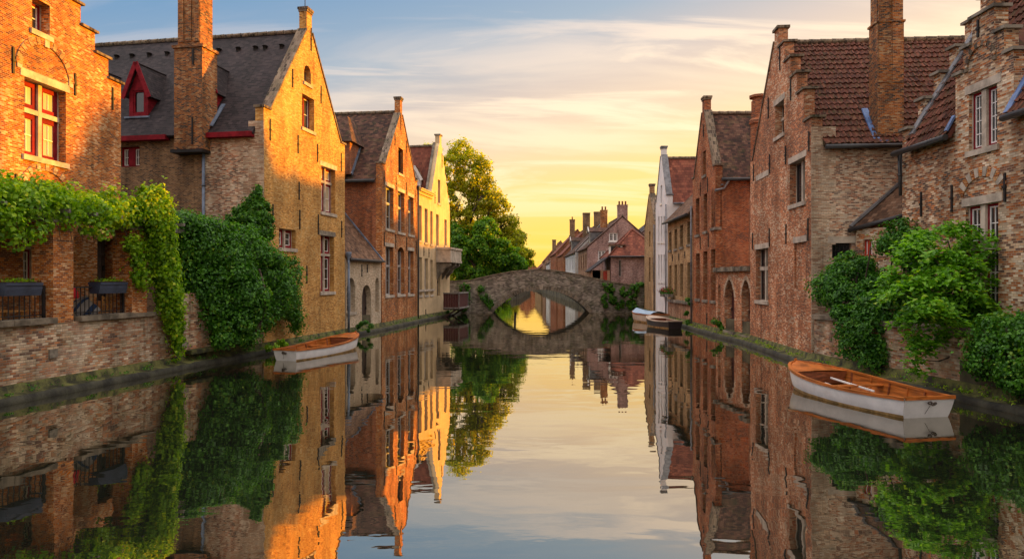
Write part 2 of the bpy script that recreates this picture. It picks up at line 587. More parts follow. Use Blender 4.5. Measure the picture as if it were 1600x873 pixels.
M = {}
M['orange'] = masonry('orange_brick', ORANGE, mortar=(0.50, 0.37, 0.26), sat=1.2, gain=1.16, bvar=0.5, patch=1.3, grime=0.4, seed=1)
M['buff'] = masonry('buff_brick', BUFF, mortar=(0.46, 0.32, 0.17), grime=0.28, sat=1.15, seed=2, patch=0.8)
M['buffside'] = masonry('worn_buff_brick', MIXED, mortar=(0.56, 0.45, 0.34), pale=0.4, sat=1.05, gain=1.12, bvar=0.5, seed=3, patch=0.6)
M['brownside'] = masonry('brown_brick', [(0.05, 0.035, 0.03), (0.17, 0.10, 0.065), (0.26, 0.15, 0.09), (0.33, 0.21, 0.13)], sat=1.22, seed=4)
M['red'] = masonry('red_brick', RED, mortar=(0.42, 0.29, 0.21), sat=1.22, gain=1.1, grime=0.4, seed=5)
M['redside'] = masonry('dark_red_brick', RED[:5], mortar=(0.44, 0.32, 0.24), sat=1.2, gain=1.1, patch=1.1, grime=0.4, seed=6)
M['mixed'] = masonry('mixed_brick', MIXED, mortar=(0.50, 0.40, 0.30), bw=0.15, bh=0.056, sat=1.2, gain=1.12, bvar=0.55, seed=7, patch=1.0, bump=0.8)
M['old'] = masonry('old_wall_brick', OLD, mortar=(0.47, 0.39, 0.30), pale=0.6, bw=0.175, bh=0.06, sat=1.1, gain=1.1, bvar=0.5, seed=8, bump=0.9, grime=0.45, moss=0.25)
M['pinkbase'] = masonry('pinkish_brick', [(0.16, 0.08, 0.06), (0.36, 0.19, 0.13), (0.46, 0.26, 0.18), (0.54, 0.36, 0.26)], pale=0.3, sat=1.22, seed=9)
M['grey'] = masonry('grey_stone', GREY, mortar=(0.20, 0.165, 0.125), bw=0.22, bh=0.08, seed=10, moss=0.35, bump=1.0)
M['purple'] = masonry('mauve_brick', PURPLE, mortar=(0.46, 0.36, 0.32), seed=11)
M['tan'] = masonry('tan_brick', [(0.20, 0.12, 0.07), (0.40, 0.25, 0.14), (0.50, 0.34, 0.20), (0.56, 0.41, 0.26)], mortar=(0.42, 0.33, 0.23), sat=1.22, seed=12)
M['rosebrick'] = masonry('rosy_orange_brick', [(0.15, 0.07, 0.052), (0.30, 0.115, 0.072), (0.44, 0.17, 0.098), (0.49, 0.21, 0.125), (0.55, 0.32, 0.21), (0.62, 0.47, 0.35)], mortar=(0.54, 0.41, 0.30), sat=1.2, gain=1.16, bvar=0.5, patch=1.3, grime=0.4, seed=16)
M['palebrick'] = masonry('pale_buff_brick', [(0.40, 0.28, 0.18), (0.56, 0.42, 0.28), (0.63, 0.50, 0.35), (0.68, 0.56, 0.41)], mortar=(0.58, 0.48, 0.36), grime=0.25, seed=15)
M['whitebrick'] = masonry('whitewashed_brick', [(0.62, 0.59, 0.56), (0.74, 0.72, 0.70), (0.80, 0.78, 0.76)], mortar=(0.66, 0.63, 0.60), grime=0.2, seed=13)
M['chimney'] = masonry('chimney_brick', [(0.05, 0.03, 0.026), (0.20, 0.085, 0.05), (0.36, 0.14, 0.07), (0.45, 0.20, 0.10), (0.46, 0.31, 0.19)], sat=1.22, seed=14, grime=0.45)
M['slate'] = masonry('dark_slate', [(0.013, 0.010, 0.012), (0.023, 0.017, 0.020), (0.034, 0.025, 0.028), (0.045, 0.033, 0.034)], bw=0.17, bh=0.11, tile=True, bump=0.7, seed=20, rough=0.75, grime=0.3)
M['plaintile'] = masonry('brown_plain_tile', [(0.035, 0.02, 0.016), (0.075, 0.036, 0.027), (0.115, 0.053, 0.036), (0.145, 0.078, 0.052)], bw=0.19, bh=0.13, tile=True, bump=0.8, seed=21, moss=0.2)
M['browntile'] = masonry('weathered_brown_tile', [(0.06, 0.032, 0.02), (0.12, 0.063, 0.036), (0.17, 0.09, 0.052), (0.20, 0.12, 0.075)], bw=0.19, bh=0.13, tile=True, bump=0.8, seed=22)
M['redtile'] = masonry('red_roof_tile', [(0.13, 0.038, 0.024), (0.17, 0.050, 0.030), (0.20, 0.060, 0.035), (0.23, 0.078, 0.044)], bw=0.22, bh=0.24, tile=True, bump=1.0, seed=23, patch=0.35)
M['pantile'] = masonry('red_pantile', [(0.05, 0.020, 0.014), (0.10, 0.033, 0.022), (0.14, 0.046, 0.029), (0.175, 0.066, 0.040)], bw=0.19, bh=0.31, tile=True, bump=0.15, seed=24, patch=0.9, moss=0.3)
M['quoin'] = masonry('pale_quoin_brick', [(0.38, 0.20, 0.12), (0.54, 0.37, 0.24), (0.61, 0.46, 0.32), (0.64, 0.52, 0.39)], bw=0.16, bh=0.052, seed=25)
M['coping'] = masonry('coping_brick', [(0.06, 0.045, 0.035), (0.15, 0.11, 0.08), (0.22, 0.16, 0.11), (0.27, 0.21, 0.15)], bw=0.12, bh=0.25, seed=26, moss=0.2)
M['stone'] = plain('pale_stone', (0.47, 0.40, 0.32), 0.8, 0.2, 2.5)
M['greystone'] = plain('grey_coping_stone', (0.22, 0.19, 0.15), 0.9, 0.35, 2.0, bump=0.4)
M['concrete'] = plain('old_stone_ledge', (0.20, 0.165, 0.12), 0.95, 0.4, 1.6, bump=0.5)
M['yellow'] = plain('cream_yellow_render', (0.58, 0.43, 0.25), 0.85, 0.12, 1.2, bump=0.3)
M['cream'] = plain('pale_cream_render', (0.55, 0.47, 0.36), 0.85, 0.18, 1.0, bump=0.3)
M['white'] = plain('white_limewash', (0.76, 0.73, 0.72), 0.8, 0.07, 1.2)
M['redpaint'] = plain('dark_red_paint', (0.21, 0.012, 0.020), 0.75, 0.2, 4.0, spec=0.12)
M['brightred'] = plain('bright_red_paint', (0.42, 0.04, 0.02), 0.45, 0.2, 4.0)
M['whitepaint'] = plain('white_window_paint', (0.74, 0.71, 0.68), 0.45, 0.08, 5.0)
M['greypaint'] = plain('grey_window_paint', (0.40, 0.38, 0.36), 0.5, 0.12, 5.0)
M['darkwood'] = plain('dark_stained_wood', (0.055, 0.035, 0.028), 0.65, 0.3, 5.0, stretch=(6, 6, 1))
M['plumwood'] = plain('plum_stained_wood', (0.085, 0.028, 0.026), 0.6, 0.3, 5.0, stretch=(6, 6, 1))
M['grywood'] = plain('weathered_grey_wood', (0.22, 0.20, 0.18), 0.85, 0.3, 5.0, stretch=(6, 6, 1), bump=0.4)
M['iron'] = plain('black_iron', (0.018, 0.016, 0.016), 0.6, 0.3, 6.0)
M['lead'] = plain('blue_grey_lead', (0.13, 0.17, 0.24), 0.55, 0.3, 3.0, spec=0.5)
M['zincblue'] = plain('blue_flashing', (0.09, 0.16, 0.34), 0.5, 0.3, 3.0, spec=0.5)
M['zinc'] = plain('grey_zinc', (0.14, 0.14, 0.15), 0.5, 0.3, 3.0, spec=0.5)
M['gutter'] = plain('black_gutter', (0.022, 0.022, 0.024), 0.5, 0.3, 3.0, spec=0.5)
M['glass'] = glassy('dark_window_glass', (0.022, 0.024, 0.027))
M['glassgrey'] = glassy('grey_window_glass', (0.06, 0.06, 0.06))
M['glasscream'] = glassy('curtained_window_glass', (0.52, 0.42, 0.29), spec=0.5, var=0.12)
M['moss'] = plain('mossy_stone', (0.085, 0.085, 0.025), 0.95, 0.5, 3.0, bump=0.8, col2=(0.020, 0.020, 0.012))
M['wetstone'] = plain('wet_dark_stone', (0.035, 0.034, 0.022), 0.7, 0.5, 2.0, bump=0.6)
M['ground'] = plain('earth', (0.10, 0.085, 0.05), 0.95, 0.4, 0.8, bump=0.4)
M['grass'] = plain('mown_grass', (0.06, 0.085, 0.02), 0.95, 0.4, 0.8, bump=0.6)
M['paving'] = masonry('terrace_paving', GREY[1:], bw=0.2, bh=0.1, seed=30)
M['bark'] = plain('bark', (0.075, 0.055, 0.04), 0.95, 0.4, 4.0, bump=0.8, stretch=(3, 3, 0.6))
M['hullwhite'] = plain('white_boat_paint', (0.74, 0.72, 0.71), 0.35, 0.07, 2.5, spec=0.5, bump=0.04)
M['hullcream'] = plain('cream_boat_paint', (0.55, 0.43, 0.33), 0.4, 0.1, 2.5, spec=0.5, bump=0.05)
M['hulldark'] = plain('black_boat_paint', (0.022, 0.018, 0.022), 0.4, 0.2, 2.5, spec=0.5, bump=0.05)
M['hullline'] = plain('ochre_waterline_stain', (0.46, 0.29, 0.11), 0.6, 0.3, 5.0)
M['varnish'] = plain('varnished_orange_wood', (0.40, 0.115, 0.02), 0.32, 0.3, 3.0, spec=0.55, stretch=(1.5, 0.5, 6), bump=0.08)
M['varnishdark'] = plain('varnished_brown_wood', (0.20, 0.055, 0.02), 0.32, 0.3, 3.0, spec=0.55, stretch=(1.5, 0.5, 6), bump=0.08)
M['bluecloth'] = plain('pale_blue_tarpaulin', (0.30, 0.42, 0.55), 0.6, 0.15, 2.0)
M['whitecloth'] = plain('white_cloth', (0.65, 0.64, 0.66), 0.8, 0.1, 4.0)
M['bluestripe'] = plain('blue_cloth', (0.06, 0.12, 0.30), 0.8, 0.1, 4.0)
M['planter'] = plain('slate_blue_planter', (0.035, 0.045, 0.075), 0.55, 0.2, 3.0)
M['wood'] = plain('golden_wood', (0.58, 0.29, 0.09), 0.6, 0.3, 4.0, stretch=(5, 5, 1))
M['redcloth'] = plain('red_fabric', (0.45, 0.012, 0.02), 0.8, 0.1, 4.0)
M['rope'] = plain('grey_rope', (0.32, 0.28, 0.22), 0.9, 0.2, 8.0)
M['chain'] = plain('rusty_chain', (0.10, 0.075, 0.06), 0.6, 0.3, 12.0)
M['soil'] = plain('potting_soil', (0.04, 0.028, 0.018), 0.95, 0.3, 8.0)
M['flower'] = leafy('red_flowers', (0.16, 0.01, 0.015), (0.30, 0.02, 0.03), (0.42, 0.08, 0.07), 0.2)
M['ivy'] = leafy('ivy_leaves', (0.018, 0.080, 0.006), (0.048, 0.18, 0.010), (0.11, 0.30, 0.018), 0.4)
M['vine'] = leafy('vine_leaves', (0.08, 0.20, 0.006), (0.19, 0.38, 0.010), (0.36, 0.54, 0.02), 0.5)
M['maple'] = leafy('maple_leaves', (0.05, 0.17, 0.008), (0.12, 0.32, 0.014), (0.21, 0.45, 0.03), 0.5)
M['creeper'] = leafy('creeper_leaves', (0.018, 0.085, 0.008), (0.048, 0.18, 0.014), (0.11, 0.29, 0.022), 0.42)
M['tree'] = leafy('tree_leaves', (0.15, 0.18, 0.008), (0.30, 0.34, 0.012), (0.48, 0.50, 0.025), 0.68)
M['treedark'] = leafy('dark_tree_leaves', (0.03, 0.115, 0.006), (0.08, 0.23, 0.009), (0.18, 0.36, 0.013), 0.55)
M['water'] = water_mat()
# ------------------------------------------------------------------ building components
def window(root, H, fc, l, r, t, b, lights=2, trans=None, stone=None, frame='greypaint', bars=None, barmat='whitepaint',
           glass='glass', sill='stone', lintel=None, arch=None, dep=0.2, fw=0.05, mw=0.10, sashw=0.05, label=None, edge=True):
    """cut an opening at photo pixels l, r, t, b of this facade and fit a window in it.
    trans: height of the transom as a share of the opening; bars: (columns, rows) of panes in each light below the transom"""
    a0, a1, z0, z1 = fc.rect(l, r, t, b)
    H.append(archpoly(a0, a1, z0, z1, arch) if arch else rectpoly(a0, a1, z0, z1))
    return window_at(root, fc, a0, a1, z0, z1, lights, trans, stone, frame, bars, barmat, glass, sill, lintel, arch, dep, fw, mw, sashw, label, edge)


def window_at(root, fc, a0, a1, z0, z1, lights=2, trans=None, stone=None, frame='greypaint', bars=None, barmat='whitepaint',
              glass='glass', sill='stone', lintel=None, arch=None, dep=0.2, fw=0.05, mw=0.10, sashw=0.05, label=None, edge=True):
    f = MB()
    d0, d1 = -dep - 0.05, -dep + 0.02
    o = fw if not stone else 0.03
    f.fbox(fc, a0, a0 + o, z0, z1, d0, d1)
    f.fbox(fc, a1 - o, a1, z0, z1, d0, d1)
    f.fbox(fc, a0 + o, a1 - o, z0, z0 + o, d0, d1)
    f.fbox(fc, a0 + o, a1 - o, z1 - o, z1, d0, d1)
    ix0, ix1, iz0, iz1 = a0 + o, a1 - o, z0 + o, z1 - o
    cells_x = []
    lw = (ix1 - ix0 - (lights - 1) * mw) / lights
    for i in range(lights):
        x0 = ix0 + i * (lw + mw)
        cells_x.append((x0, x0 + lw))
        if i:
            f.fbox(fc, x0 - mw, x0, iz0, iz1, d0 - 0.01, d1 + (0.05 if stone else 0.012))
    cells = []
    if trans:
        zt = z0 + (z1 - z0) * trans
        for x0, x1 in cells_x:
            f.fbox(fc, x0, x1, zt - mw / 2, zt + mw / 2, d0 - 0.01, d1 + (0.045 if stone else 0.01))
            cells += [(x0, x1, iz0, zt - mw / 2, 0), (x0, x1, zt + mw / 2, iz1, 1)]
    else:
        cells = [(x0, x1, iz0, iz1, 0) for x0, x1 in cells_x]
    w = f.build('window', M[stone] if stone else M[frame], root)
    if label:
        w['label'] = label
    g = MB()
    g.fbox(fc, a0 + 0.005, a1 - 0.005, z0 + 0.005, z1 - 0.005, -dep - 0.047, -dep - 0.035)
    g.build('pane', M[glass], w)
    if stone or bars:
        for x0, x1, y0, y1, up in cells:
            s = MB()
            gb = MB()
            q0, q1, e0, e1 = x0, x1, y0, y1
            if stone:
                q = sashw
                s.fbox(fc, x0, x0 + q, y0, y1, -dep - 0.03, -dep)
                s.fbox(fc, x1 - q, x1, y0, y1, -dep - 0.03, -dep)
                s.fbox(fc, x0 + q, x1 - q, y0, y0 + q, -dep - 0.03, -dep)
                s.fbox(fc, x0 + q, x1 - q, y1 - q, y1, -dep - 0.03, -dep)
                q0, q1, e0, e1 = x0 + q, x1 - q, y0 + q, y1 - q
            if bars:
                nx, ny = bars
                if up:
                    ny = max(1, round(ny * (e1 - e0) / max(cells[0][3] - cells[0][2], 0.1)))
                k = 0.035
                dd0, dd1 = -dep - 0.033, -dep - 0.01
                if edge:
                    gb.fbox(fc, q0, q0 + k, e0, e1, dd0, dd1)
                    gb.fbox(fc, q1 - k, q1, e0, e1, dd0, dd1)
                    gb.fbox(fc, q0 + k, q1 - k, e0, e0 + k, dd0, dd1)
                    gb.fbox(fc, q0 + k, q1 - k, e1 - k, e1, dd0, dd1)
                k = 0.024
                for i in range(1, nx):
                    x = q0 + (q1 - q0) * i / nx
                    gb.fbox(fc, x - k / 2, x + k / 2, e0 + 0.035, e1 - 0.035, dd0 + 0.002, dd1 - 0.003)
                for j in range(1, ny):
                    y = e0 + (e1 - e0) * j / ny
                    gb.fbox(fc, q0 + 0.035, q1 - 0.035, y - k / 2, y + k / 2, dd0 + 0.001, dd1 - 0.001)
            if s.v:
                s.build('sash', M[frame], w)
            if gb.v:
                gb.build('glazing_bars', M[barmat], w)
    if sill:
        s = MB()
        s.fbox(fc, a0 - 0.08, a1 + 0.08, z0 - 0.13, z0 + 0.012, -dep - 0.02, 0.06)
        s.build('sill', M[sill], w)
    if lintel:
        s = MB()
        s.fbox(fc, a0 - 0.14, a1 + 0.14, z1 - 0.012, z1 + 0.20, -dep + 0.03, 0.018)
        s.build('lintel', M[lintel], w)
    return w


def anchors(root, fc, lst, proud=0.035):
    for px, t, b in lst:
        a, z1 = fc.sz(px, t)
        z0 = fc.sz(px, b)[1]
        m = MB()
        m.fbox(fc, a - 0.03, a + 0.03, z0, z1, -0.02, proud)
        m.fbox(fc, a - 0.045, a + 0.045, (z0 + z1) / 2 - 0.03, (z0 + z1) / 2 + 0.03, 0.0, proud + 0.018)
        m.build('wall_anchor', M['iron'], root)


def arch_ring(root, fc, a0, a1, zs, rise, w, mat, n=15, proud=0.022):
    """bricks on edge around an arch"""
    m = MB()
    hw, c = (a1 - a0) / 2, (a0 + a1) / 2
    R = (hw * hw + rise * rise) / (2 * rise)
    zc = zs + rise - R
    th = math.asin(min(1, hw / R)) if rise <= hw else math.pi - math.asin(min(1, hw / R))
    for i in range(n):
        q0, q1 = -th + 2 * th * (i + 0.06) / n, -th + 2 * th * (i + 0.94) / n
        m.prism(fc, [(c + math.sin(q) * rr, zc + math.cos(q) * rr) for q, rr in ((q0, R), (q1, R), (q1, R + w), (q0, R + w))], -0.03, proud + 0.006 * (i % 2), i % 2 if isinstance(mat, list) else 0)
    return m.build('arch', [M[k] for k in mat] if isinstance(mat, list) else M[mat], root)


def gutter_run(root, p, q, mat='gutter', r=0.075, name='gutter'):
    m = MB()
    m.tube([p, q], r, 8)
    return m.build(name, M[mat], root)


def downpipe(root, pts, r=0.05, mat='lead', hopper=True):
    m = MB()
    m.tube(pts, r, 8)
    top, bot = Vector(pts[0]), Vector(pts[-1])
    k = max(2, int(abs(top.z - bot.z) / 1.6))
    for i in range(1, k):
        p = top.lerp(bot, i / k)
        m.tube([p - Vector((0, 0, 0.03)), p + Vector((0, 0, 0.03))], r * 1.35, 8)
    d = m.build('downpipe', M[mat], root)
    if hopper:
        h = MB()
        h.lathe(top - Vector((0, 0, 0.15)), [(r, -0.1), (r * 1.2, 0), (r * 2.3, 0.16), (r * 2.3, 0.30), (0.01, 0.30)], 8)
        h.build('hopper_head', M[mat], d)
    return d


def gable_outline(W, zb, zs, zap, zfin, fw=0.22, k=0.45):
    return [(0, zb), (W, zb), (W, zs), (W - k, zs), (W / 2 + fw, zap), (W / 2 + fw, zfin), (W / 2 - fw, zfin), (W / 2 - fw, zap), (k, zs), (0, zs)]


def slope_strip(mb, fc, a, z, b, y, d0, d1, h=0.07, lift=0.0):
    """a thin course laid along the sloping edge (a,z)-(b,y)"""
    L = math.hypot(b - a, y - z)
    nx, nz = -(y - z) / L, (b - a) / L
    if nz < 0:
        nx, nz = -nx, -nz
    mb.prism(fc, [(a + nx * lift, z + nz * lift), (b + nx * lift, y + nz * lift), (b + nx * (h + lift), y + nz * (h + lift)), (a + nx * (h + lift), z + nz * (h + lift))], d0, d1)


def gable_coping(root, fc, W, zs, zap, zfin, fw=0.22, k=0.45, t=0.35, mat='coping'):
    m = MB()
    slope_strip(m, fc, k, zs, W / 2 - fw, zap, -t - 0.04, 0.045)
    slope_strip(m, fc, W / 2 + fw, zap, W - k, zs, -t - 0.04, 0.045)
    for a, b in ((-0.06, k + 0.05), (W - k - 0.05, W + 0.06)):
        m.fbox(fc, a, b, zs + 0.002, zs + 0.09, -t - 0.05, 0.06)
    m.fbox(fc, W / 2 - fw - 0.06, W / 2 + fw + 0.06, zfin, zfin + 0.10, -t - 0.06, 0.07)
    m.fbox(fc, W / 2 - fw - 0.03, W / 2 + fw + 0.03, zfin - 0.1, zfin - 0.001, -t - 0.03, 0.04)
    return build_split(m, 'coping', M[mat], root)


def pantiles(mb, o, u, v, width, length, tw=0.19, tc=0.31, amp=0.028, lap=0.035, mi=0):
    """wavy lapped tiles on the plane o + u*a + v*b"""
    u, v = Vector(u).normalized(), Vector(v).normalized()
    n = u.cross(v)
    if n.z < 0:
        n = -n
    nc = max(1, round(width / tw))
    tw = width / nc
    nr = max(1, round(length / tc))
    tc = length / nr
    prof = [(0.0, 0.2), (0.16, -0.55), (0.36, -0.8), (0.55, -0.3), (0.72, 0.75), (0.86, 1.0), (0.96, 0.7)]
    xs = [(i + p) * tw for i in range(nc) for p, _ in prof] + [width]
    hs = [h * amp for i in range(nc) for _, h in prof] + [0.2 * amp]
    jit = rng.normal(0, 0.008, (nr, nc + 1))
    rows = []
    for r in range(nr):
        for b, lift in ((r * tc - 0.0, lap + 0.012), ((r + 1) * tc + 0.001, 0.0)):
            rows.append([o + u * x + v * b + n * (h + lift + jit[r][min(int(x / tw + 1e-6), nc)]) for x, h in zip(xs, hs)])
    for r in range(nr):
        mb.grid(rows[2 * r:2 * r + 2], mi)
        if r:
            mb.grid(rows[2 * r - 1:2 * r + 1], mi, smooth=False)
    lowedge = [o + u * x for x in xs]
    mb.grid([lowedge, rows[0]], mi, smooth=False)


def slab(mb, a, b, c, d, th, mi=0):
    """a roof slab: a, b along the eave, c, d along the top"""
    a, b, c, d = (Vector(p) for p in (a, b, c, d))
    n = (b - a).cross(d - a).normalized()
    if n.z < 0:
        n = -n
    mb.hexa([p - n * th for p in (a, b, c, d)], [a, b, c, d], mi)


def gable_roof(root, fc, W, eave, ridge, depth, t=0.35, ov=0.2, mat='plaintile', tiles=None, capmat='coping', sides=(1, 1), d_front=None):
    d0 = -t if d_front is None else d_front
    m = MB()
    k = (ridge - eave) / (W / 2)
    zo = eave - k * ov
    for s in (0, 1):
        if not sides[s]:
            continue
        e = -ov if s == 0 else W + ov
        a, b = fc.pt(e, zo, d0), fc.pt(e, zo, -depth)
        c, d = fc.pt(W / 2, ridge, -depth), fc.pt(W / 2, ridge, d0)
        slab(m, a, b, c, d, 0.12)
        if tiles == s or tiles == 2:
            pantiles(m, a, b - a, d - a, (b - a).length, (d - a).length)
    ro = m.build('roof', M[mat], root)
    c = MB()
    pts = [fc.pt(W / 2, ridge + 0.02, d0 - depth_i) for depth_i in np.linspace(0, depth + d0, max(3, int((depth + d0) / 0.4)))]
    for i in range(len(pts) - 1):
        c.tube([pts[i], pts[i].lerp(pts[i + 1], 0.96)], [0.12, 0.105], 8)
    c.build('ridge_cap', M[capmat], ro)
    return ro


def shell(mb, fc, W, depth, zb, eave, ridge, t=0.35, mi=1, back=True, side_holes=None):
    """side and back walls of a gabled house behind its front"""
    side_holes = side_holes or {}
    out = {}
    for key, a in (('near', 0.0), ('far', W)):
        p, q = fc.pt(a, 0, -t), fc.pt(a, 0, -depth)
        sd = Fac((p.x, p.y), (q.x, q.y), 1 if (key == 'far') == (fc.side > 0) else -1)
        sd.n = -fc.u if key == 'near' else fc.u.copy()
        out[key] = sd
        wall(mb, sd, rectpoly(0, sd.W, zb, eave - 0.06), side_holes.get(key, ()), 0.3, mi)
    if back:
        p, q = fc.pt(0, 0, -depth + 0.3), fc.pt(W, 0, -depth + 0.3)
        bk = Fac((p.x, p.y), (q.x, q.y))
        wall(mb, bk, [(0.31, zb), (W - 0.31, zb), (W - 0.31, eave), (W / 2, ridge - 0.3), (0.31, eave)], (), 0.25, mi)
    return out


def chimney(root, x0, x1, y0, y1, z0, z1, mat='chimney', pots=0, fc=None, band=None, cap=0.08):
    """upright stack; with fc the extents are (s, d) in that frame"""
    m = MB()

    def bx(a0, a1, b0, b1, c0, c1):
        if fc is None:
            m.box(a0, a1, b0, b1, c0, c1)
        else:
            m.fbox(fc, a0, a1, c0, c1, b0, b1)
    bx(x0, x1, y0, y1, z0, z1)
    e = 0.05
    bx(x0 - e, x1 + e, y0 - e, y1 + e, z1, z1 + cap)
    bx(x0 - e * .5, x1 + e * .5, y0 - e * .5, y1 + e * .5, z1 - 0.22, z1 - 0.12)
    if band:
        bx(x0 - e, x1 + e, y0 - e, y1 + e, band, band + 0.09)
    c = m.build('chimney', M[mat], root)
    for i in range(pots):
        q = (i + 0.5) / pots
        if fc is None:
            p = Vector((x0 + (x1 - x0) * q, (y0 + y1) / 2, z1 + cap))
        else:
            p = fc.pt(x0 + (x1 - x0) * q, z1 + cap, (y0 + y1) / 2)
        k = MB()
        k.lathe(p, [(0.10, 0), (0.085, 0.3), (0.10, 0.34), (0.10, 0.40), (0.07, 0.40), (0.07, 0.2)], 9)
        k.build('chimney_pot', M['redtile'], c)
    return c


def door(root, H, fc, l, r, t, b, mat='darkwood', arch='round', dep=0.25, planks=5, sill=True, handle=True):
    a0, a1, z0, z1 = fc.rect(l, r, t, b)
    H.append(archpoly(a0, a1, z0, z1, arch) if arch else rectpoly(a0, a1, z0, z1))
    m = MB()
    w = (a1 - a0) / planks
    for i in range(planks):
        m.fbox(fc, a0 + i * w + 0.006, a0 + (i + 1) * w - 0.006, z0, z1, -dep - 0.06, -dep - (0.004 if i % 2 else 0.0))
    for q in (0.2, 0.72):
        zz = z0 + (z1 - z0) * q
        m.fbox(fc, a0 + 0.02, a1 - 0.02, zz, zz + 0.08, -dep - 0.01, -dep + 0.025)
    d = m.build('door', M[mat], root)
    if handle:
        h = MB()
        h.fbox(fc, a1 - 0.14, a1 - 0.10, z0 + 0.95, z0 + 1.1, -dep - 0.01, -dep + 0.06)
        h.build('handle', M['iron'], d)
    if sill:
        s = MB()
        s.fbox(fc, a0 - 0.1, a1 + 0.1, z0 - 0.14, z0 + 0.012, -dep - 0.03, 0.10)
        s.build('threshold', M['greystone'], d)
    return d


# ------------------------------------------------------------------ foliage
def leaf_mesh(name, C, Nn, size, mat, parent=None, fold=0.25, aspect=0.75, kind=None):
    """one small folded leaf per centre C, facing Nn"""
    C = np.asarray(C, dtype=np.float64)
    n = len(C)
    Nn = np.asarray(Nn)
    Nn = Nn / np.maximum(np.linalg.norm(Nn, axis=1, keepdims=True), 1e-6)
    r = rng.normal(size=(n, 3))
    r[:, 2] -= 0.9
    u = r - (r * Nn).sum(1, keepdims=True) * Nn
    u /= np.maximum(np.linalg.norm(u, axis=1, keepdims=True), 1e-6)
    w = np.cross(Nn, u)
    s = (size * rng.uniform(0.65, 1.3, n))[:, None]
    tip = C + u * s * 0.62
    base = C - u * s * 0.5
    mid = C + u * s * 0.02
    l = mid + w * s * 0.5 * aspect + Nn * s * fold
    rr = mid - w * s * 0.5 * aspect + Nn * s * fold
    V = np.stack([base, rr, tip, l], 1).reshape(-1, 3)
    b = Vector(parent['_w']) if parent is not None else Vector(V.min(0))
    V = V - np.array(b)
    me = bpy.data.meshes.new(name)
    me.vertices.add(4 * n)
    me.vertices.foreach_set('co', V.ravel())
    idx = np.arange(n)[:, None] * 4
    tri = np.concatenate([idx + np.array([[0, 1, 2]]), idx + np.array([[0, 2, 3]])], 1).reshape(-1)
    me.loops.add(6 * n)
    me.loops.foreach_set('vertex_index', tri)
    me.polygons.add(2 * n)
    me.polygons.foreach_set('loop_start', np.arange(2 * n) * 3)
    me.polygons.foreach_set('loop_total', np.full(2 * n, 3))
    me.update(calc_edges=True)
    me.materials.append(mat)
    ob = bpy.data.objects.new(name, me)
    COL.objects.link(ob)
    if parent is not None:
        ob.parent = parent
    else:
        ob.location = b
    ob['_w'] = tuple(b)
    return ob


def blob_leaves(blobs, n, sub=0.34, subs=26, flat=1.0, up=0.5, rnd=0.45, stray=0.05):
    """leaf centres and normals on clumps spread over ellipsoids; blobs: (centre, (rx, ry, rz))"""
    vol = np.array([(r[0] * r[1] + r[1] * r[2] + r[0] * r[2]) for _, r in blobs])
    share = vol / vol.sum()
    Cs, Ns = [], []
    for (c, r), q in zip(blobs, share):
        c, r = np.array(c, dtype=float), np.array(r, dtype=float)
        k = max(5, int(subs * min(1.6, r.mean())))
        m = max(3, int(n * q / k))
        d = rng.normal(size=(k, 3))
        d /= np.linalg.norm(d, axis=1, keepdims=True)
        rad = rng.uniform(0.55, 1.0, (k, 1)) ** 0.6
        cc = c + d * r * rad
        for i in range(k):
            e = rng.normal(size=(m, 3))
            e /= np.linalg.norm(e, axis=1, keepdims=True)
            sr = sub * rng.uniform(0.6, 1.35) * np.array([1, 1, flat])
            p = cc[i] + e * sr * (rng.uniform(0.15, 1.0, (m, 1)) ** 0.45) * np.where(rng.random((m, 1)) < stray, 1.8, 1.0)
            Cs.append(p)
            Ns.append(e * 0.8 + d[i] * 0.5 + rng.normal(size=(m, 3)) * rnd + np.array([0, 0, up]))
    return np.concatenate(Cs), np.concatenate(Ns)


def limb(mb, p, q, r0, r1, bend=0.1, n=6, k=6):
    p, q = Vector(p), Vector(q)
    L = (q - p).length
    off = Vector(rng.normal(size=3)) * L * bend
    pts = [p.lerp(q, i / n) + off * math.sin(math.pi * i / n) + Vector(rng.normal(size=3)) * L * 0.012 * (0 < i < n) for i in range(n + 1)]
    mb.tube(pts, [r0 + (r1 - r0) * i / n for i in range(n + 1)], k)
    return pts
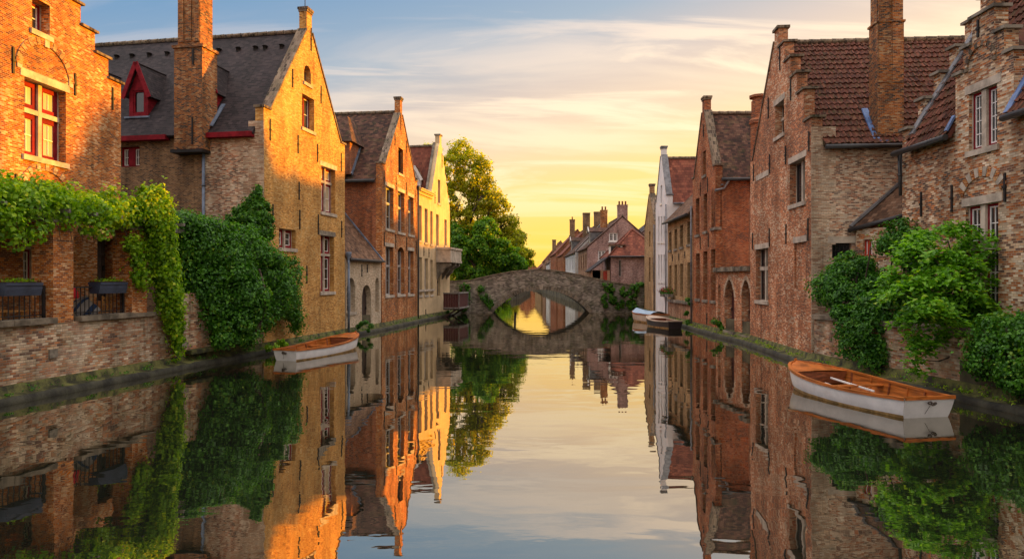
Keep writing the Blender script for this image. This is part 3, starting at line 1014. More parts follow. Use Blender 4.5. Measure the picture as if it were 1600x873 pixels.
# ------------------------------------------------------------------ ground, water
def bank_mesh():
    L = [(-14.2, -40), (-13.3, 5), (-12.35, 11), (-10.52, 21.6), (-9.55, 26.05), (-8.26, 33.5), (-7.35, 38.2), (-6.4, 45.6), (-4.98, 53.8), (-4.6, 57.0),
         (-3.8, 61.5), (-2.2, 75), (1.2, 100), (3.8, 140), (4.2, 235)]
    R = [(13.0, -40), (12.2, 5), (11.45, 10), (10.75, 15), (9.9, 22.4), (10.45, 29.8), (10.36, 34.5), (10.5, 39.3), (10.62, 46.3), (10.8, 51), (11.0, 57.0),
         (10.0, 61.5), (7.9, 72), (7.6, 82), (7.3, 97), (6.9, 118), (6.6, 150), (6.2, 235)]
    m = MB()
    zt = 0.9
    m.face([(x, y, zt) for x, y in L] + [(4.2, 900, zt), (-900, 900, zt), (-900, -40, zt)][0:3])
    m.face([(x, y, zt) for x, y in R][::-1] + [(900, -40, zt), (900, 900, zt), (6.2, 900, zt)])
    m.face([(4.2, 235, zt), (6.2, 235, zt), (6.2, 900, zt), (4.2, 900, zt)])
    m.face([(-900, -40, zt), (900, -40, zt), (900, -200, zt), (-900, -200, zt)])
    for q in (L, R):
        for a, b in zip(q[:-1], q[1:]):
            m.face([(a[0], a[1], -1), (b[0], b[1], -1), (b[0], b[1], zt), (a[0], a[1], zt)])
    m.face([(4.2, 235, -1), (6.2, 235, -1), (6.2, 235, zt), (4.2, 235, zt)])
    m.face([(-14.2, -40, -1), (13, -40, -1), (13, -40, zt), (-14.2, -40, zt)])
    g = m.build('ground', M['ground'])
    tag(g, 'earth banks of the canal under the houses and gardens', None, kind='structure')
    w = MB()
    w.face([(-15, -41, 0), (15, -41, 0), (15, 236, 0), (-15, 236, 0)])
    tag(w.build('water', M['water']), 'dark still canal water mirroring the houses and sunset sky', None, kind='structure')
    # mossy footings along both waterlines
    for pts, side, lab in (([(-12.35, 11), (-10.52, 21.6), (-9.49, 26.1), (-8.2, 33.5), (-7.28, 38.2), (-6.33, 45.6), (-4.9, 53.8), (-4.6, 57)], 1, 'mossy stone footing along the waterline below the sunlit left houses'),
                           ([(11.45, 10), (10.75, 15), (9.84, 22.4), (10.4, 29.8), (10.28, 34.5), (10.42, 39.3), (10.54, 46.3), (10.72, 51), (10.95, 57)], -1, 'mossy stone footing along the waterline below the shaded right houses')):
        q = MB()
        n = len(pts)
        dense = []
        for a, b in zip(pts[:-1], pts[1:]):
            k = max(2, int((Vector(b) - Vector(a)).length / 0.35))
            dense += [Vector(a).lerp(Vector(b), i / k) for i in range(k)]
        dense.append(Vector(pts[-1]))
        rows = []
        for i, p in enumerate(dense):
            e = (dense[min(i + 1, len(dense) - 1)] - dense[max(i - 1, 0)]).normalized()
            o = Vector((e.y, -e.x)) * side
            j = rng.normal(0, 0.008)
            prof = [(-0.1, 0.42 + rng.uniform(0, 0.02)), (0.05, 0.37 + j), (0.10, 0.20 + j), (0.32 + j, 0.16 + rng.normal(0, 0.012)), (0.38 + j, 0.11), (0.40 + j, 0.0), (0.38, -0.4)]
            rows.append([Vector((p.x + o.x * d, p.y + o.y * d, z)) for d, z in prof])
        q.grid(rows)
        for i in range(len(q.m)):
            if i % 6 >= 3:
                q.m[i] = 1
        tag(q.build('quay_footing', [M['moss'], M['wetstone']]), lab, 'quay footing')


bank_mesh()


def side_fac(fc, which, depth, t=0.35):
    a = 0.0 if which == 'near' else fc.W
    p, q = fc.pt(a, 0, -t), fc.pt(a, 0, -depth)
    s = Fac((p.x, p.y), (q.x, q.y))
    s.n = -fc.u if which == 'near' else fc.u.copy()
    return s


# ------------------------------------------------------------------ stepped gable house behind the terrace
def house_terrace():
    fc = Fac((-13.06, 15.0), (-12.6, 22.0), 1)
    W = fc.W
    r = thing('brick_house', fc.pt(W / 2, 0.9), 'tall orange brick house with a crow-stepped gable rising behind the vine-covered terrace', 'house')
    H = []
    zb, z0, run, rise = 0.9, 9.08, 0.62, 0.6
    far = [(W, zb), (W, z0)]
    steps = []
    s, z = W, z0
    while s - run > W / 2 + 0.3:
        steps.append((s - run, s, z))
        far += [(s - run, z), (s - run, z + rise)]
        s -= run
        z += rise
    far += [(W / 2 + 0.3, z), (W / 2 + 0.3, z + rise)]
    steps.append((W / 2 + 0.3, s, z))
    steps.append((W / 2 - 0.3, W / 2 + 0.3, z + rise))
    near = [(W - a, b) for a, b in far][::-1]
    out = [near[-1]] + far + near[:-1]
    kw = dict(stone='stone', frame='redpaint', mw=0.13)
    window(r, H, fc, 38, 103, 131, 249, lights=2, trans=0.60, bars=(2, 2), glass='glasscream', sill='stone', lintel='stone', dep=0.24, sashw=0.13, edge=False, **kw)
    window(r, H, fc, 50, 78, 2, 52, lights=1, bars=(1, 2), glass='glassgrey', sill='stone', dep=0.28, stone='stone', frame='redpaint', sashw=0.08)
    window(r, H, fc, 36, 82, 350, 442, lights=2, trans=0.6, bars=(3, 3), glass='glass', sill='stone', dep=0.2, **kw)
    a0, a1, _, zt = fc.rect(38, 103, 131, 249)
    arch_ring(r, fc, a0 - 0.12, a1 + 0.12, zt + 0.25, 0.78, 0.2, ['orange', 'tan'], 19, 0.03)
    t = MB()
    t.fbox(fc, a0 - 0.26, a0 - 0.10, zt + 0.16, zt + 0.42, -0.02, 0.028)
    t.fbox(fc, a1 + 0.10, a1 + 0.26, zt + 0.16, zt + 0.42, -0.02, 0.028)
    t.fbox(fc, (a0 + a1) / 2 - 0.08, (a0 + a1) / 2 + 0.08, zt + 1.0, zt + 1.25, -0.02, 0.045)
    build_split(t, 'arch_stone', M['stone'], r)
    b0, b1, _, zz = fc.rect(36, 106, 290, 442)
    arch_ring(r, fc, b0, b1, zz - 0.15, 0.55, 0.2, ['orange', 'quoin'], 15, 0.03)
    door_h = []
    m = MB()
    H2 = H
    d = door(r, H2, fc, 152, 176, 372, 470, mat='darkwood', arch=None, sill=False)
    wall(m, fc, out, H, 0.4)
    shell(m, fc, W, 9, zb, 8.7, 12, 0.4, 1, back=False)
    m.build('wall', [M['orange'], M['brownside']], r)
    c = MB()
    for a, b, z in steps:
        for q0, q1 in ((a, b), (W - b, W - a)):
            c.fbox(fc, q0 - 0.03, q1 + 0.09 if q1 > W / 2 + 0.31 else q1 + 0.05, z + 0.002, z + 0.075, -0.46, 0.08)
            if abs(a - (W / 2 - 0.3)) < 0.01:
                break
    build_split(c, 'coping', M['coping'], r)
    gable_roof(r, fc, W, 8.7, 11.6, 9, 0.4, 0.1, 'plaintile')
    anchors(r, fc, [(20, 74, 115), (117, 115, 150), (175.5, 137, 172), (24.5, 272, 296)])


house_terrace()


# ------------------------------------------------------------------ big slate-roofed house
def dormer(root, sd, eave, k, a, d_front, w, h, peak, wallm='redpaint', roofm='slate', glass='glass', back=3.0, bars=(1, 2), facem=None):
    """gabled roof dormer; sd is the wall below, k the roof slope"""
    zf = eave + k * d_front
    fc = Fac((sd.pt(a - w / 2, 0, -d_front).x, sd.pt(a - w / 2, 0, -d_front).y), (sd.pt(a + w / 2, 0, -d_front).x, sd.pt(a + w / 2, 0, -d_front).y))
    fc.n = sd.n.copy()
    H = [rectpoly(w * 0.2, w * 0.8, zf + 0.12, zf + h - 0.06)]
    m = MB()
    wall(m, fc, [(0, zf - 0.15), (w, zf - 0.15), (w, zf + h), (w / 2, zf + h + peak - 0.1), (0, zf + h)], H, 0.1)
    ln = h / k + 0.35
    for s0, s1 in ((0, 0.06), (w - 0.06, w)):
        p = [(s0, zf - 0.2), (s1, zf - 0.2), (s1, zf + h), (s0, zf + h)]
        a4 = [fc.pt(u, z, -0.1) for u, z in p]
        b4 = [fc.pt(u, max(z, zf + h - 0.2), -ln) for u, z in p]
        m.hexa(a4, b4)
        for q in range(7):
            zz = zf + 0.1 + q * h / 7.5
            dd = (zz - zf) / k
            e0, e1 = (s0 - 0.012, s0) if s0 == 0 else (s1, s1 + 0.012)
            m.fbox(fc, e0, e1, zz, zz + 0.03, -max(dd, .12) - 0.2, -0.1)
    do = m.build('dormer', M[wallm], root)
    rf = MB()
    ov = 0.14
    kk = peak / (w / 2)
    rl = (h + peak) / k + 0.3
    rl0 = h / k + 0.1
    for sgn in (0, 1):
        e = -ov if sgn == 0 else w + ov
        slab(rf, fc.pt(e, zf + h - kk * ov, 0.16), fc.pt(e, zf + h - kk * ov, -rl0), fc.pt(w / 2, zf + h + peak, -rl), fc.pt(w / 2, zf + h + peak, 0.16), 0.06)
    rf.build('dormer_roof', M[roofm], do)
    b = MB()
    for sgn in (0, 1):
        e = -ov - 0.03 if sgn == 0 else w + ov + 0.03
        b.bar(fc.pt(e, zf + h - kk * ov - 0.06, 0.17), fc.pt(w / 2, zf + h + peak - 0.02, 0.17), 0.05, 0.18)
    b.build('bargeboard', M[facem or wallm], do)
    window_at(do, fc, w * 0.2, w * 0.8, zf + 0.12, zf + h - 0.06, lights=1, frame=facem or wallm, bars=None, glass=glass, sill=None, dep=0.06, fw=0.06)
    l = MB()
    for sgn in (0, 1):
        e = -0.05 if sgn == 0 else w + 0.05
        l.bar(fc.pt(e + (0.05 if sgn else -0.05), zf + h - kk * ov * .3, -rl0 - 0.02), fc.pt(w / 2, zf + h + peak + 0.04, -rl - 0.05), 0.14, 0.03)
    l.fbox(fc, -0.12, w + 0.12, zf - 0.10, zf - 0.03, -0.05, 0.14)
    build_split(l, 'flashing', M['lead'], do)
    return do


def house_slate():
    fc = Fac((-9.49, 26.1), (-8.2, 33.5), 1)
    W, t, dep = fc.W, 0.35, 16.0
    r = thing('gabled_house', fc.pt(W / 2, 0), 'large yellow brick gabled house with a dark slate roof, red dormers and tall brick chimney', 'house')
    eave, ridge, k = 8.68, 13.6, (13.6 - 8.68) / (fc.W / 2)
    zs, zap, zfin = 9.38, 13.62, 14.5
    H = []
    kw = dict(stone='stone', frame='redpaint', mw=0.12, sashw=0.10)
    window(r, H, fc, 475, 486, 103, 131, lights=1, bars=None, frame='greystone', arch='round', sill='stone', dep=0.25)
    window(r, H, fc, 472, 491, 151, 203, lights=2, bars=(1, 2), glass='glassgrey', dep=0.26, sill='stone', frame='redpaint')
    window(r, H, fc, 502, 524, 262, 333, lights=2, trans=0.68, bars=(1, 2), glass='glasscream', lintel='stone', dep=0.24, **kw)
    window(r, H, fc, 436, 462, 358, 388, lights=2, bars=(1, 2), glass='glassgrey', dep=0.2, **kw)
    window(r, H, fc, 501, 522, 368, 456, lights=2, trans=0.66, bars=(1, 3), glass='glass', dep=0.24, lintel='greystone', **kw)
    SB = side_fac(fc, 'near', dep, t)
    SH = []
    window(r, SH, SB, 187, 218, 229, 261, lights=2, bars=(2, 2), frame='redpaint', dep=0.16, fw=0.08, mw=0.3, sill=None, glass='glassgrey')
    m = MB()
    wall(m, fc, gable_outline(W, -0.5, zs, zap, zfin, 0.24), H, t, 0)
    wall(m, SB, rectpoly(0, SB.sz(319)[0], -0.5, eave - 0.06), (), 0.3, 1)
    a = SB.sz(319)[0]
    wall(m, SB, rectpoly(a, SB.W, -0.5, eave - 0.06), SH, 0.3, 2)
    fa = side_fac(fc, 'far', dep, t)
    wall(m, fa, rectpoly(0, fa.W, -0.5, eave - 0.06), (), 0.3, 2)
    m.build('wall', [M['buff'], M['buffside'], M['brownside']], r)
    q = MB()
    z, i = 0.6, 0
    while z < zs - 0.5:
        h = 0.46
        L = 0.28 if i % 2 else 0.5
        q.fbox(SB, -t - 0.004, L - t * 0, z, z + h - 0.01, -0.02, 0.012)
        z += h
        i += 1
    q.build('quoin', M['quoin'], r)
    gable_coping(r, fc, W, zs, zap, zfin, 0.24)
    rod = MB()
    rod.tube([fc.pt(W / 2, 14.6, -0.2), fc.pt(W / 2, 15.6, -0.2)], [0.02, 0.012], 6)
    rod.build('finial_rod', M['iron'], r)
    gable_roof(r, fc, W, eave, ridge, dep, t, 0.22, 'slate')
    # red eaves board and downpipe on the near side
    a_l, a_r = SB.sz(270)[0], SB.sz(316)[0]
    e = MB()
    zf = eave - k * 0.2 - 0.12
    e.fbox(SB, 0.02, a_r - 0.06, zf - 0.06, zf + 0.13, 0.02, 0.30)
    e.fbox(SB, a_l + 0.12, SB.W, zf - 0.06, zf + 0.13, 0.02, 0.30)
    build_split(e, 'eaves_board', M['redpaint'], r)
    ad = SB.sz(321)[0]
    downpipe(r, [SB.pt(ad, zf - 0.05, 0.12), SB.pt(ad, 1.0, 0.12)], 0.06, 'lead', False)
    # chimney breast
    off = 0.5
    SF = Fac(tuple(SB.o + SB.n * off), tuple(SB.o + SB.n * off + SB.u * 5))
    SF.n = SB.n.copy()
    s1, s0 = SF.sz(272)[0], SF.sz(316)[0]
    chm = MB()
    chm.fbox(SB, s0, s1, 7.78, 11.65, -0.45, off)
    chm.fbox(SB, s0 - 0.06, s1 + 0.06, 11.65, 11.76, -0.5, off + 0.06)
    u0, u1 = s0 + 0.14, s1 - 0.10
    chm.fbox(SB, u0, u1, 11.76, 15.9, -0.36, off - 0.08)
    for x in (u0, u0 + (u1 - u0) * .36, u0 + (u1 - u0) * 0.70):
        chm.fbox(SB, x + 0.02, x + (u1 - u0) * .26, 11.9, 15.7, off - 0.08, off - 0.035)
    chm.fbox(SB, u0 - 0.08, u1 + 0.08, 15.9, 16.05, -0.42, off)
    c = chm.build('chimney', M['chimney'], r)
    lg = MB()
    lg.fbox(SB, s0 - 0.02, s1 + 0.15, 7.66, 7.778, 0.0, off + 0.03)
    lg.build('corbel_ledge', M['iron'], c)
    for px_, zz0, zz1 in ((302, 11.0, 11.6), (301, 7.95, 9.0)):
        am = MB()
        aa = SF.sz(px_)[0]
        am.fbox(SF, aa - 0.03, aa + 0.03, zz0, zz1, -0.02, 0.04)
        am.build('wall_anchor', M['iron'], c)
    fl = MB()
    fl.bar(SB.pt(s0 - 0.05, eave + 0.05, 0.05), SB.pt(s0 - 0.05, eave + k * 0.85, -0.8), 0.16, 0.04)
    fl.build('flashing', M['lead'], c)
    for px_ in (203, 308, 128):
        dormer(r, SB, eave, k, SB.sz(px_)[0] + 0.05, 0.55, 0.86, 1.1, 1.05)
    ve = MB()
    for px_ in (157, 182, 206, 233, 261, 342, 372, 399, 414, 440):
        zz = ridge - 0.85
        dd = (zz - eave) / k
        SV = Fac(tuple(SB.o - SB.n * dd), tuple(SB.o - SB.n * dd + SB.u * 5))
        SV.n = SB.n.copy()
        a = SV.sz(px_)[0]
        v = MB()
        v.lathe(SV.pt(a, zz, 0.0), [(0.09, -0.08), (0.09, 0.10), (0.13, 0.10), (0.01, 0.19)], 8)
        v.build('roof_vent', M['iron'], r)
    anchors(r, fc, [(486, 44, 80), (457, 108, 137), (501.5, 134, 162), (422, 186, 220), (465.6, 211, 240), (496, 225, 253), (533, 239, 268), (467, 284, 312),
                    (426, 319, 349), (468, 328, 358), (497, 335, 366), (533.5, 345, 371), (479, 415, 443)])
    # small rear chimney beyond the far shoulder
    chimney(r, W - 0.75, W - 0.05, -1.65, -0.95, 8.6, 11.75, 'chimney', fc=fc)


house_slate()


# ------------------------------------------------------------------ low wash house
def house_low():
    fc = Fac((-8.17, 33.62), (-7.31, 38.12), 1)
    W = fc.W
    r = thing('low_annex', fc.pt(W / 2, 0), 'low buff brick annex with an arched door and a steep brown tiled lean-to roof', 'annex')
    H = []
    window(r, H, fc, 542, 555, 434, 488, lights=1, bars=(2, 5), barmat='greypaint', frame='greypaint', arch='round', sill='stone', dep=0.25)
    door(r, H, fc, 565.5, 580, 445, 512, 'darkwood', 'round', 0.28)
    window(r, H, fc, 586.5, 592, 434, 487, lights=1, bars=(1, 4), barmat='greypaint', frame='greypaint', arch='round', sill=None, dep=0.25)
    m = MB()
    wall(m, fc, rectpoly(0, W, -0.5, 3.86), H, 0.35)
    m.build('wall', M['palebrick'], r)
    f = MB()
    slab(f, fc.pt(0.0, 3.80, 0.16), fc.pt(W - 0.02, 3.80, 0.16), fc.pt(W - 0.02, 8.0, -3.4), fc.pt(0.0, 8.0, -3.4), 0.12)
    ro = f.build('roof', M['browntile'], r)
    g = MB()
    g.bar(fc.pt(W - 0.05, 3.84, 0.16), fc.pt(W - 0.05, 8.05, -3.4), 0.16, 0.06)
    g.build('flashing', M['lead'], ro)
    gutter_run(r, fc.pt(0, 3.80, 0.22), fc.pt(W - 0.02, 3.80, 0.22), 'gutter', 0.06)
    anchors(r, fc, [(565, 413, 432), (573.5, 413, 426)])
    downpipe(r, [fc.pt(0.02, 4.0, 0.13), fc.pt(0.02, 0.2, 0.13)], 0.06, 'lead', True)


house_low()


# ------------------------------------------------------------------ red brick gabled house
def house_red():
    fc = Fac((-7.27, 38.2), (-6.33, 45.6), 1)
    W, t, dep = fc.W, 0.35, 11.0
    r = thing('gabled_house', fc.pt(W / 2, 0), 'orange-red brick gabled house with tall grey windows and a dark brown tiled roof', 'house')
    eave, ridge = 8.6, 13.05
    k = (ridge - eave) / (W / 2)
    zs, zap, zfin = 9.3, 12.92, 13.85
    H = []
    kw = dict(lights=2, frame='greypaint', sill='stone', dep=0.24, mw=0.08, fw=0.07, glass='glass')
    for l, q, tt, b in ((602.7, 615, 292, 358.5), (621.7, 632, 300, 363.5), (638, 646.3, 307.5, 367)):
        window(r, H, fc, l, q, tt, b, trans=0.62, bars=(1, 2), barmat='greypaint', lintel='stone', **kw)
    for i, (l, q, tt, b) in enumerate(((602.5, 614.7, 385, 461.5), (621.2, 631.8, 386, 460.2), (637.7, 646.2, 391.5, 459.8))):
        window(r, H, fc, l, q, tt, b, trans=0.60, bars=(1, 2), barmat='greypaint', arch='seg' if i == 1 else None, lintel=None if i == 1 else 'stone', **kw)
    window(r, H, fc, 622.3, 630, 232, 272, lights=1, frame='darkwood', bars=None, sill='stone', dep=0.2, glass='glass')
    m = MB()
    wall(m, fc, gable_outline(W, -0.5, zs, zap, zfin), H, t, 0)
    shell(m, fc, W, dep, -0.5, eave, ridge, t, 1, back=False)
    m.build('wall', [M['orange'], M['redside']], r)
    gable_coping(r, fc, W, zs, zap, zfin)
    gable_roof(r, fc, W, eave, ridge, dep, t, 0.18, 'plaintile')
    SD = side_fac(fc, 'near', dep, t)
    gutter_run(r, SD.pt(0.0, eave - k * 0.18 - 0.08, 0.24), SD.pt(SD.W, eave - k * 0.18 - 0.08, 0.24), 'gutter', 0.09)
    # hipped side dormer on the near slope
    a0, a1 = SD.sz(549)[0], SD.sz(519)[0]
    d = MB()
    z0, z1 = eave + 0.1, eave + 2.0
    d.fbox(SD, a0, a1, z0, z1, -2.2, 0.25)
    do = d.build('dormer', M['redside'], r)
    h = MB()
    ax = (a0 + a1) / 2
    A4 = [SD.pt(a0 - 0.2, z1 - 0.1, 0.45), SD.pt(a1 + 0.2, z1 - 0.1, 0.45), SD.pt(a1 + 0.2, z1 - 0.1, -1.6), SD.pt(a0 - 0.2, z1 - 0.1, -1.6)]
    T = [SD.pt(ax, z1 + 1.6, -0.9), SD.pt(ax, z1 + 1.6, -2.2)]
    h.face([A4[0], A4[1], T[0]])
    h.face([A4[1], A4[2], T[1], T[0]])
    h.face([A4[3], A4[0], T[0], T[1]])
    h.face(A4[::-1])
    h.build('dormer_roof', M['plaintile'], do)
    fl = MB()
    fl.bar(SD.pt(a0 - 0.03, z0, 0.05), SD.pt(a0 - 0.03, z1, -1.45), 0.08, 0.14)
    fl.build('flashing', M['lead'], do)
    anchors(r, fc, [(617, 209, 228), (635, 220, 239), (626, 177, 203), (600, 267, 288), (618.6, 276, 298), (635, 285, 305), (648.5, 296, 316), (600, 362, 385), (618, 366, 389), (635, 370, 392), (650, 376, 397)])
    downpipe(r, [fc.pt(W - 0.06, 8.9, 0.1), fc.pt(W - 0.06, 0.2, 0.1)], 0.045, 'gutter', True)


house_red()


# ------------------------------------------------------------------ yellow rendered house with balcony
def house_yellow():
    fc = Fac((-6.31, 45.72), (-4.9, 53.8), 1)
    W, t, dep = fc.W, 0.35, 10.0
    r = thing('rendered_house', fc.pt(W / 2, 0), 'cream and yellow rendered house with a moulded cornice, corner gable, red tiled roof and balcony', 'house')
    g0 = fc.sz(672.5)[0]
    gc = (g0 + W) / 2
    gw = W - g0
    H = []
    kw = dict(lights=2, frame='greypaint', sill='stone', dep=0.2, mw=0.06, fw=0.06, glass='glass', barmat='greypaint')
    for l, q, tt, b in ((653.9, 659, 321, 376), (663.4, 668.3, 326, 379.5), (672.2, 676, 330, 382)):
        window(r, H, fc, l, q, tt, b, trans=0.68, bars=(1, 2), **kw)
    for l, q, tt, b in ((654, 659.5, 402, 461.5), (663.5, 668.7, 404, 461), (672.4, 676.4, 406, 460.3)):
        window(r, H, fc, l, q, tt, b, trans=0.68, bars=(1, 2), **kw)
    for l, q, tt, b in ((681.3, 685.6, 335, 384), (694.3, 698.2, 343, 384)):
        window(r, H, fc, l, q, tt, b, trans=0.68, bars=(1, 2), **kw)
    window(r, H, fc, 684.2, 687.8, 281, 318, **{**kw, 'lights': 1})
    door(r, H, fc, 683, 688, 425, 462, 'darkwood', None, 0.2, sill=False)
    z_e, z_s, zap, zfin = 8.85, 8.2, 12.95, 13.55
    out = [(0, -0.5), (W, -0.5), (W, z_s)]
    st = []
    n = 7
    for i in range(n):
        a = W - (gw / 2 - 0.25) * (i + 0.25) / n
        z = z_s + (zap - z_s) * (i + 1) / n
        out += [(a, z - (zap - z_s) / n), (a, z - 0.25)]
        st.append((a, z - 0.25))
    out += [(gc + 0.25, zap), (gc + 0.25, zfin), (gc - 0.25, zfin), (gc - 0.25, zap)]
    out += [(2 * gc - a, z) for a, z in st if z > z_e + 0.4][::-1]
    out += [(g0 + 0.3, z_e + 0.3), (g0 + 0.3, z_e), (0, z_e)]
    m = MB()
    wall(m, fc, out, H, t, 0)
    sn = side_fac(fc, 'near', dep, t)
    wall(m, sn, rectpoly(0, sn.W, -0.5, z_e - 0.05), (), 0.3, 1)
    sf = side_fac(fc, 'far', dep, t)
    wall(m, sf, rectpoly(0, sf.W, -0.5, z_s - 0.1), (), 0.3, 1)
    m.build('wall', [M['yellow'], M['cream']], r)
    c = MB()
    c.fbox(fc, 0.02, g0 + 0.3, z_e - 0.30, z_e - 0.10, -0.05, 0.10)
    c.fbox(fc, 0.01, g0 + 0.32, z_e - 0.10, z_e + 0.03, -0.05, 0.22)
    c.fbox(fc, 0.0, g0 + 0.34, z_e + 0.03, z_e + 0.10, -0.2, 0.28)
    c.build('cornice', M['yellow'], r)
    s = MB()
    s.fbox(fc, 0.02, fc.sz(678)[0], 1.98, 2.12, -0.02, 0.08)
    s.build('string_course', M['stone'], r)
    cp = MB()
    cp.fbox(fc, gc - 0.31, gc + 0.31, zfin, zfin + 0.1, -t - 0.06, 0.07)
    slope_strip(cp, fc, g0 + 0.35, z_e + 0.2, gc - 0.3, zap, -t - 0.12, -t + 0.05, 0.14)
    build_split(cp, 'coping', M['greystone'], r)
    gf = Fac(tuple((fc.pt(g0, 0)).xy), tuple((fc.pt(W, 0)).xy))
    ro = gable_roof(r, gf, gw, z_s + 0.1, 12.8, dep, t, 0.25, 'redtile')
    fl = MB()
    slab(fl, fc.pt(0, z_e, -t), fc.pt(g0 + 0.4, z_e, -t), fc.pt(g0 + 0.4, z_e + 0.6, -dep), fc.pt(0, z_e + 0.6, -dep), 0.1)
    fl.build('flat_roof', M['zinc'], r)
    SD = side_fac(gf, 'near', dep, t)
    k = (12.8 - z_s - 0.1) / (gw / 2)
    dormer(r, SD, z_s + 0.1, k, 1.0, 0.55, 0.85, 1.0, 0.75, 'whitepaint', 'browntile')
    # balcony on corbels
    b0, b1 = fc.sz(681)[0], fc.sz(699.5)[0]
    b = MB()
    zb0, zb1 = 4.05, 5.1
    b.fbox(fc, b0, b1, zb0, zb0 + 0.16, 0.0, 1.15)
    b.fbox(fc, b0 + 0.03, b1 - 0.03, zb0 + 0.16, zb1 - 0.1, 1.0, 1.1)
    b.fbox(fc, b0 + 0.03, b0 + 0.13, zb0 + 0.16, zb1 - 0.1, 0.0, 1.0)
    b.fbox(fc, b1 - 0.13, b1 - 0.03, zb0 + 0.16, zb1 - 0.1, 0.0, 1.0)
    b.fbox(fc, b0 - 0.03, b1 + 0.03, zb1 - 0.1, zb1 + 0.04, 0.9, 1.18)
    b.fbox(fc, b0 - 0.03, b0 + 0.17, zb1 - 0.1, zb1 + 0.04, 0.0, 0.9)
    b.fbox(fc, b1 - 0.17, b1 + 0.03, zb1 - 0.1, zb1 + 0.04, 0.0, 0.9)
    ba = b.build('balcony', M['stone'], r)
    for x in (b0 + 0.2, (b0 + b1) / 2, b1 - 0.5):
        cb = MB()
        prof = [(0.0, zb0), (1.05, zb0), (1.05, zb0 - 0.22), (0.85, zb0 - 0.35), (0.6, zb0 - 0.45), (0.45, zb0 - 0.75), (0.2, zb0 - 0.95), (0.0, zb0 - 1.25)]
        cb.hexa([fc.pt(x, z, d) for d, z in prof], [fc.pt(x + 0.28, z, d) for d, z in prof])
        cb.build('corbel', M['greystone'], ba)
    anchors(r, fc, [(653.5, 385, 399), (662, 386, 400), (670, 388, 402), (690.5, 240, 262), (665, 483, 499), (679.5, 300, 318)])
    # outfall pier below the balcony
    # dark wooden box on brackets over the water
    x0, x1 = fc.sz(683)[0], fc.sz(700)[0]
    h = thing('wooden_box', fc.pt((x0 + x1) / 2, 0.45, 0.7), 'dark red wooden landing box on brackets over the water below the balcony', 'landing box')
    q = MB()
    q.fbox(fc, x0, x1, 0.65, 0.75, 0.45, 1.7)
    q.build('platform', M['grywood'], h)
    q = MB()
    nb = 9
    for i in range(nb):
        a, b_ = x0 + 0.1 + (x1 - x0 - 0.2) * i / nb, x0 + 0.1 + (x1 - x0 - 0.2) * (i + 0.94) / nb
        q.fbox(fc, a, b_, 0.75, 1.75, 1.55, 1.6)
    for i in range(6):
        d0 = 0.45 + 1.1 * i / 6
        q.fbox(fc, x0 + 0.1, x0 + 0.14, 0.75, 1.75, d0, d0 + 0.17)
    q.fbox(fc, x1 - 0.14, x1 - 0.1, 0.75, 1.75, 0.45, 1.55)
    q.build('panel', M['plumwood'], h)
    q = MB()
    q.fbox(fc, x0, x1, 1.75, 1.83, 1.5, 1.68)
    q.fbox(fc, x0, x0 + 0.16, 1.75, 1.83, 0.45, 1.5)
    q.fbox(fc, x1 - 0.16, x1, 1.75, 1.83, 0.45, 1.5)
    for a in (x0 + 0.04, x1 - 0.12):
        q.fbox(fc, a, a + 0.08, 0.75, 1.75, 1.6, 1.65)
    q.build('rail', M['grywood'], h)
    q = MB()
    for a in (x0 + 0.3, x1 - 0.4):
        q.bar(fc.pt(a, 0.0, 0.45), fc.pt(a, 0.66, 1.5), 0.12)
        q.bar(fc.pt(a, 0.6, 0.4), fc.pt(a, 0.6, 1.6), 0.1)
    build_split(q, 'bracket', M['darkwood'], h)


house_yellow()
# ------------------------------------------------------------------ arched bridge
def bridge():
    fc = Fac((-5.3, 57.0), (11.4, 57.0), 1)
    W, t = fc.W, 3.6
    r = thing('stone_bridge', fc.pt(W / 2, 0, -t / 2), 'weathered grey stone arch bridge with a humped parapet spanning the canal', 'bridge')
    a0, a1 = fc.sz(770)[0], fc.sz(921)[0]
    zc = fc.sz(846, 452.5)[1]
    top = [fc.sz(px, y) for px, y in ((700, 440.5), (735, 438.5), (765, 431.5), (800, 425), (835, 421.7), (865, 423), (900, 429), (930, 436), (960, 442), (985, 446))]
    top = [(0, top[0][1])] + top + [(W, top[-1][1] - 0.03)]
    hw, c, rise = (a1 - a0) / 2, (a0 + a1) / 2, zc - 0.0
    R = (hw * hw + rise * rise) / (2 * rise)
    arc = []
    n = 28
    for i in range(n + 1):
        q = -1 + 2 * i / n
        arc.append((c + q * hw, math.sqrt(max(R * R - (q * hw) ** 2, 0)) - (R - rise)))
    out = [(0, -0.6), (a0, -0.6)] + arc + [(a1, -0.6), (W, -0.6)] + top[::-1]
    m = MB()
    wall(m, fc, out, (), t)
    m.build('wall', M['grey'], r)
    v = arch_ring(r, fc, a0 + 0.0, a1 - 0.0, 0.0, rise, 0.34, ['greystone', 'concrete'], 46, 0.05)
    v.name = 'arch_ring'
    k = MB()
    k.prism(fc, [(c - 0.12, zc), (c + 0.12, zc), (c + 0.17, zc + 0.42), (c - 0.17, zc + 0.42)], -0.05, 0.09)
    k.build('keystone', M['stone'], r)
    cp = MB()
    for d0, d1 in ((-0.42, 0.06), (-t - 0.06, -t + 0.42)):
        cp = MB()
        for (x0, z0), (x1, z1) in zip(top[:-1], top[1:]):
            cp.hexa([fc.pt(x0, z0 + 0.002, d0), fc.pt(x1, z1 + 0.002, d0), fc.pt(x1, z1 + 0.002, d1), fc.pt(x0, z0 + 0.002, d1)],
                    [fc.pt(x0, z0 + 0.10, d0), fc.pt(x1, z1 + 0.10, d0), fc.pt(x1, z1 + 0.10, d1), fc.pt(x0, z0 + 0.10, d1)])
        cp.build('parapet_coping', M['concrete'], r)


bridge()


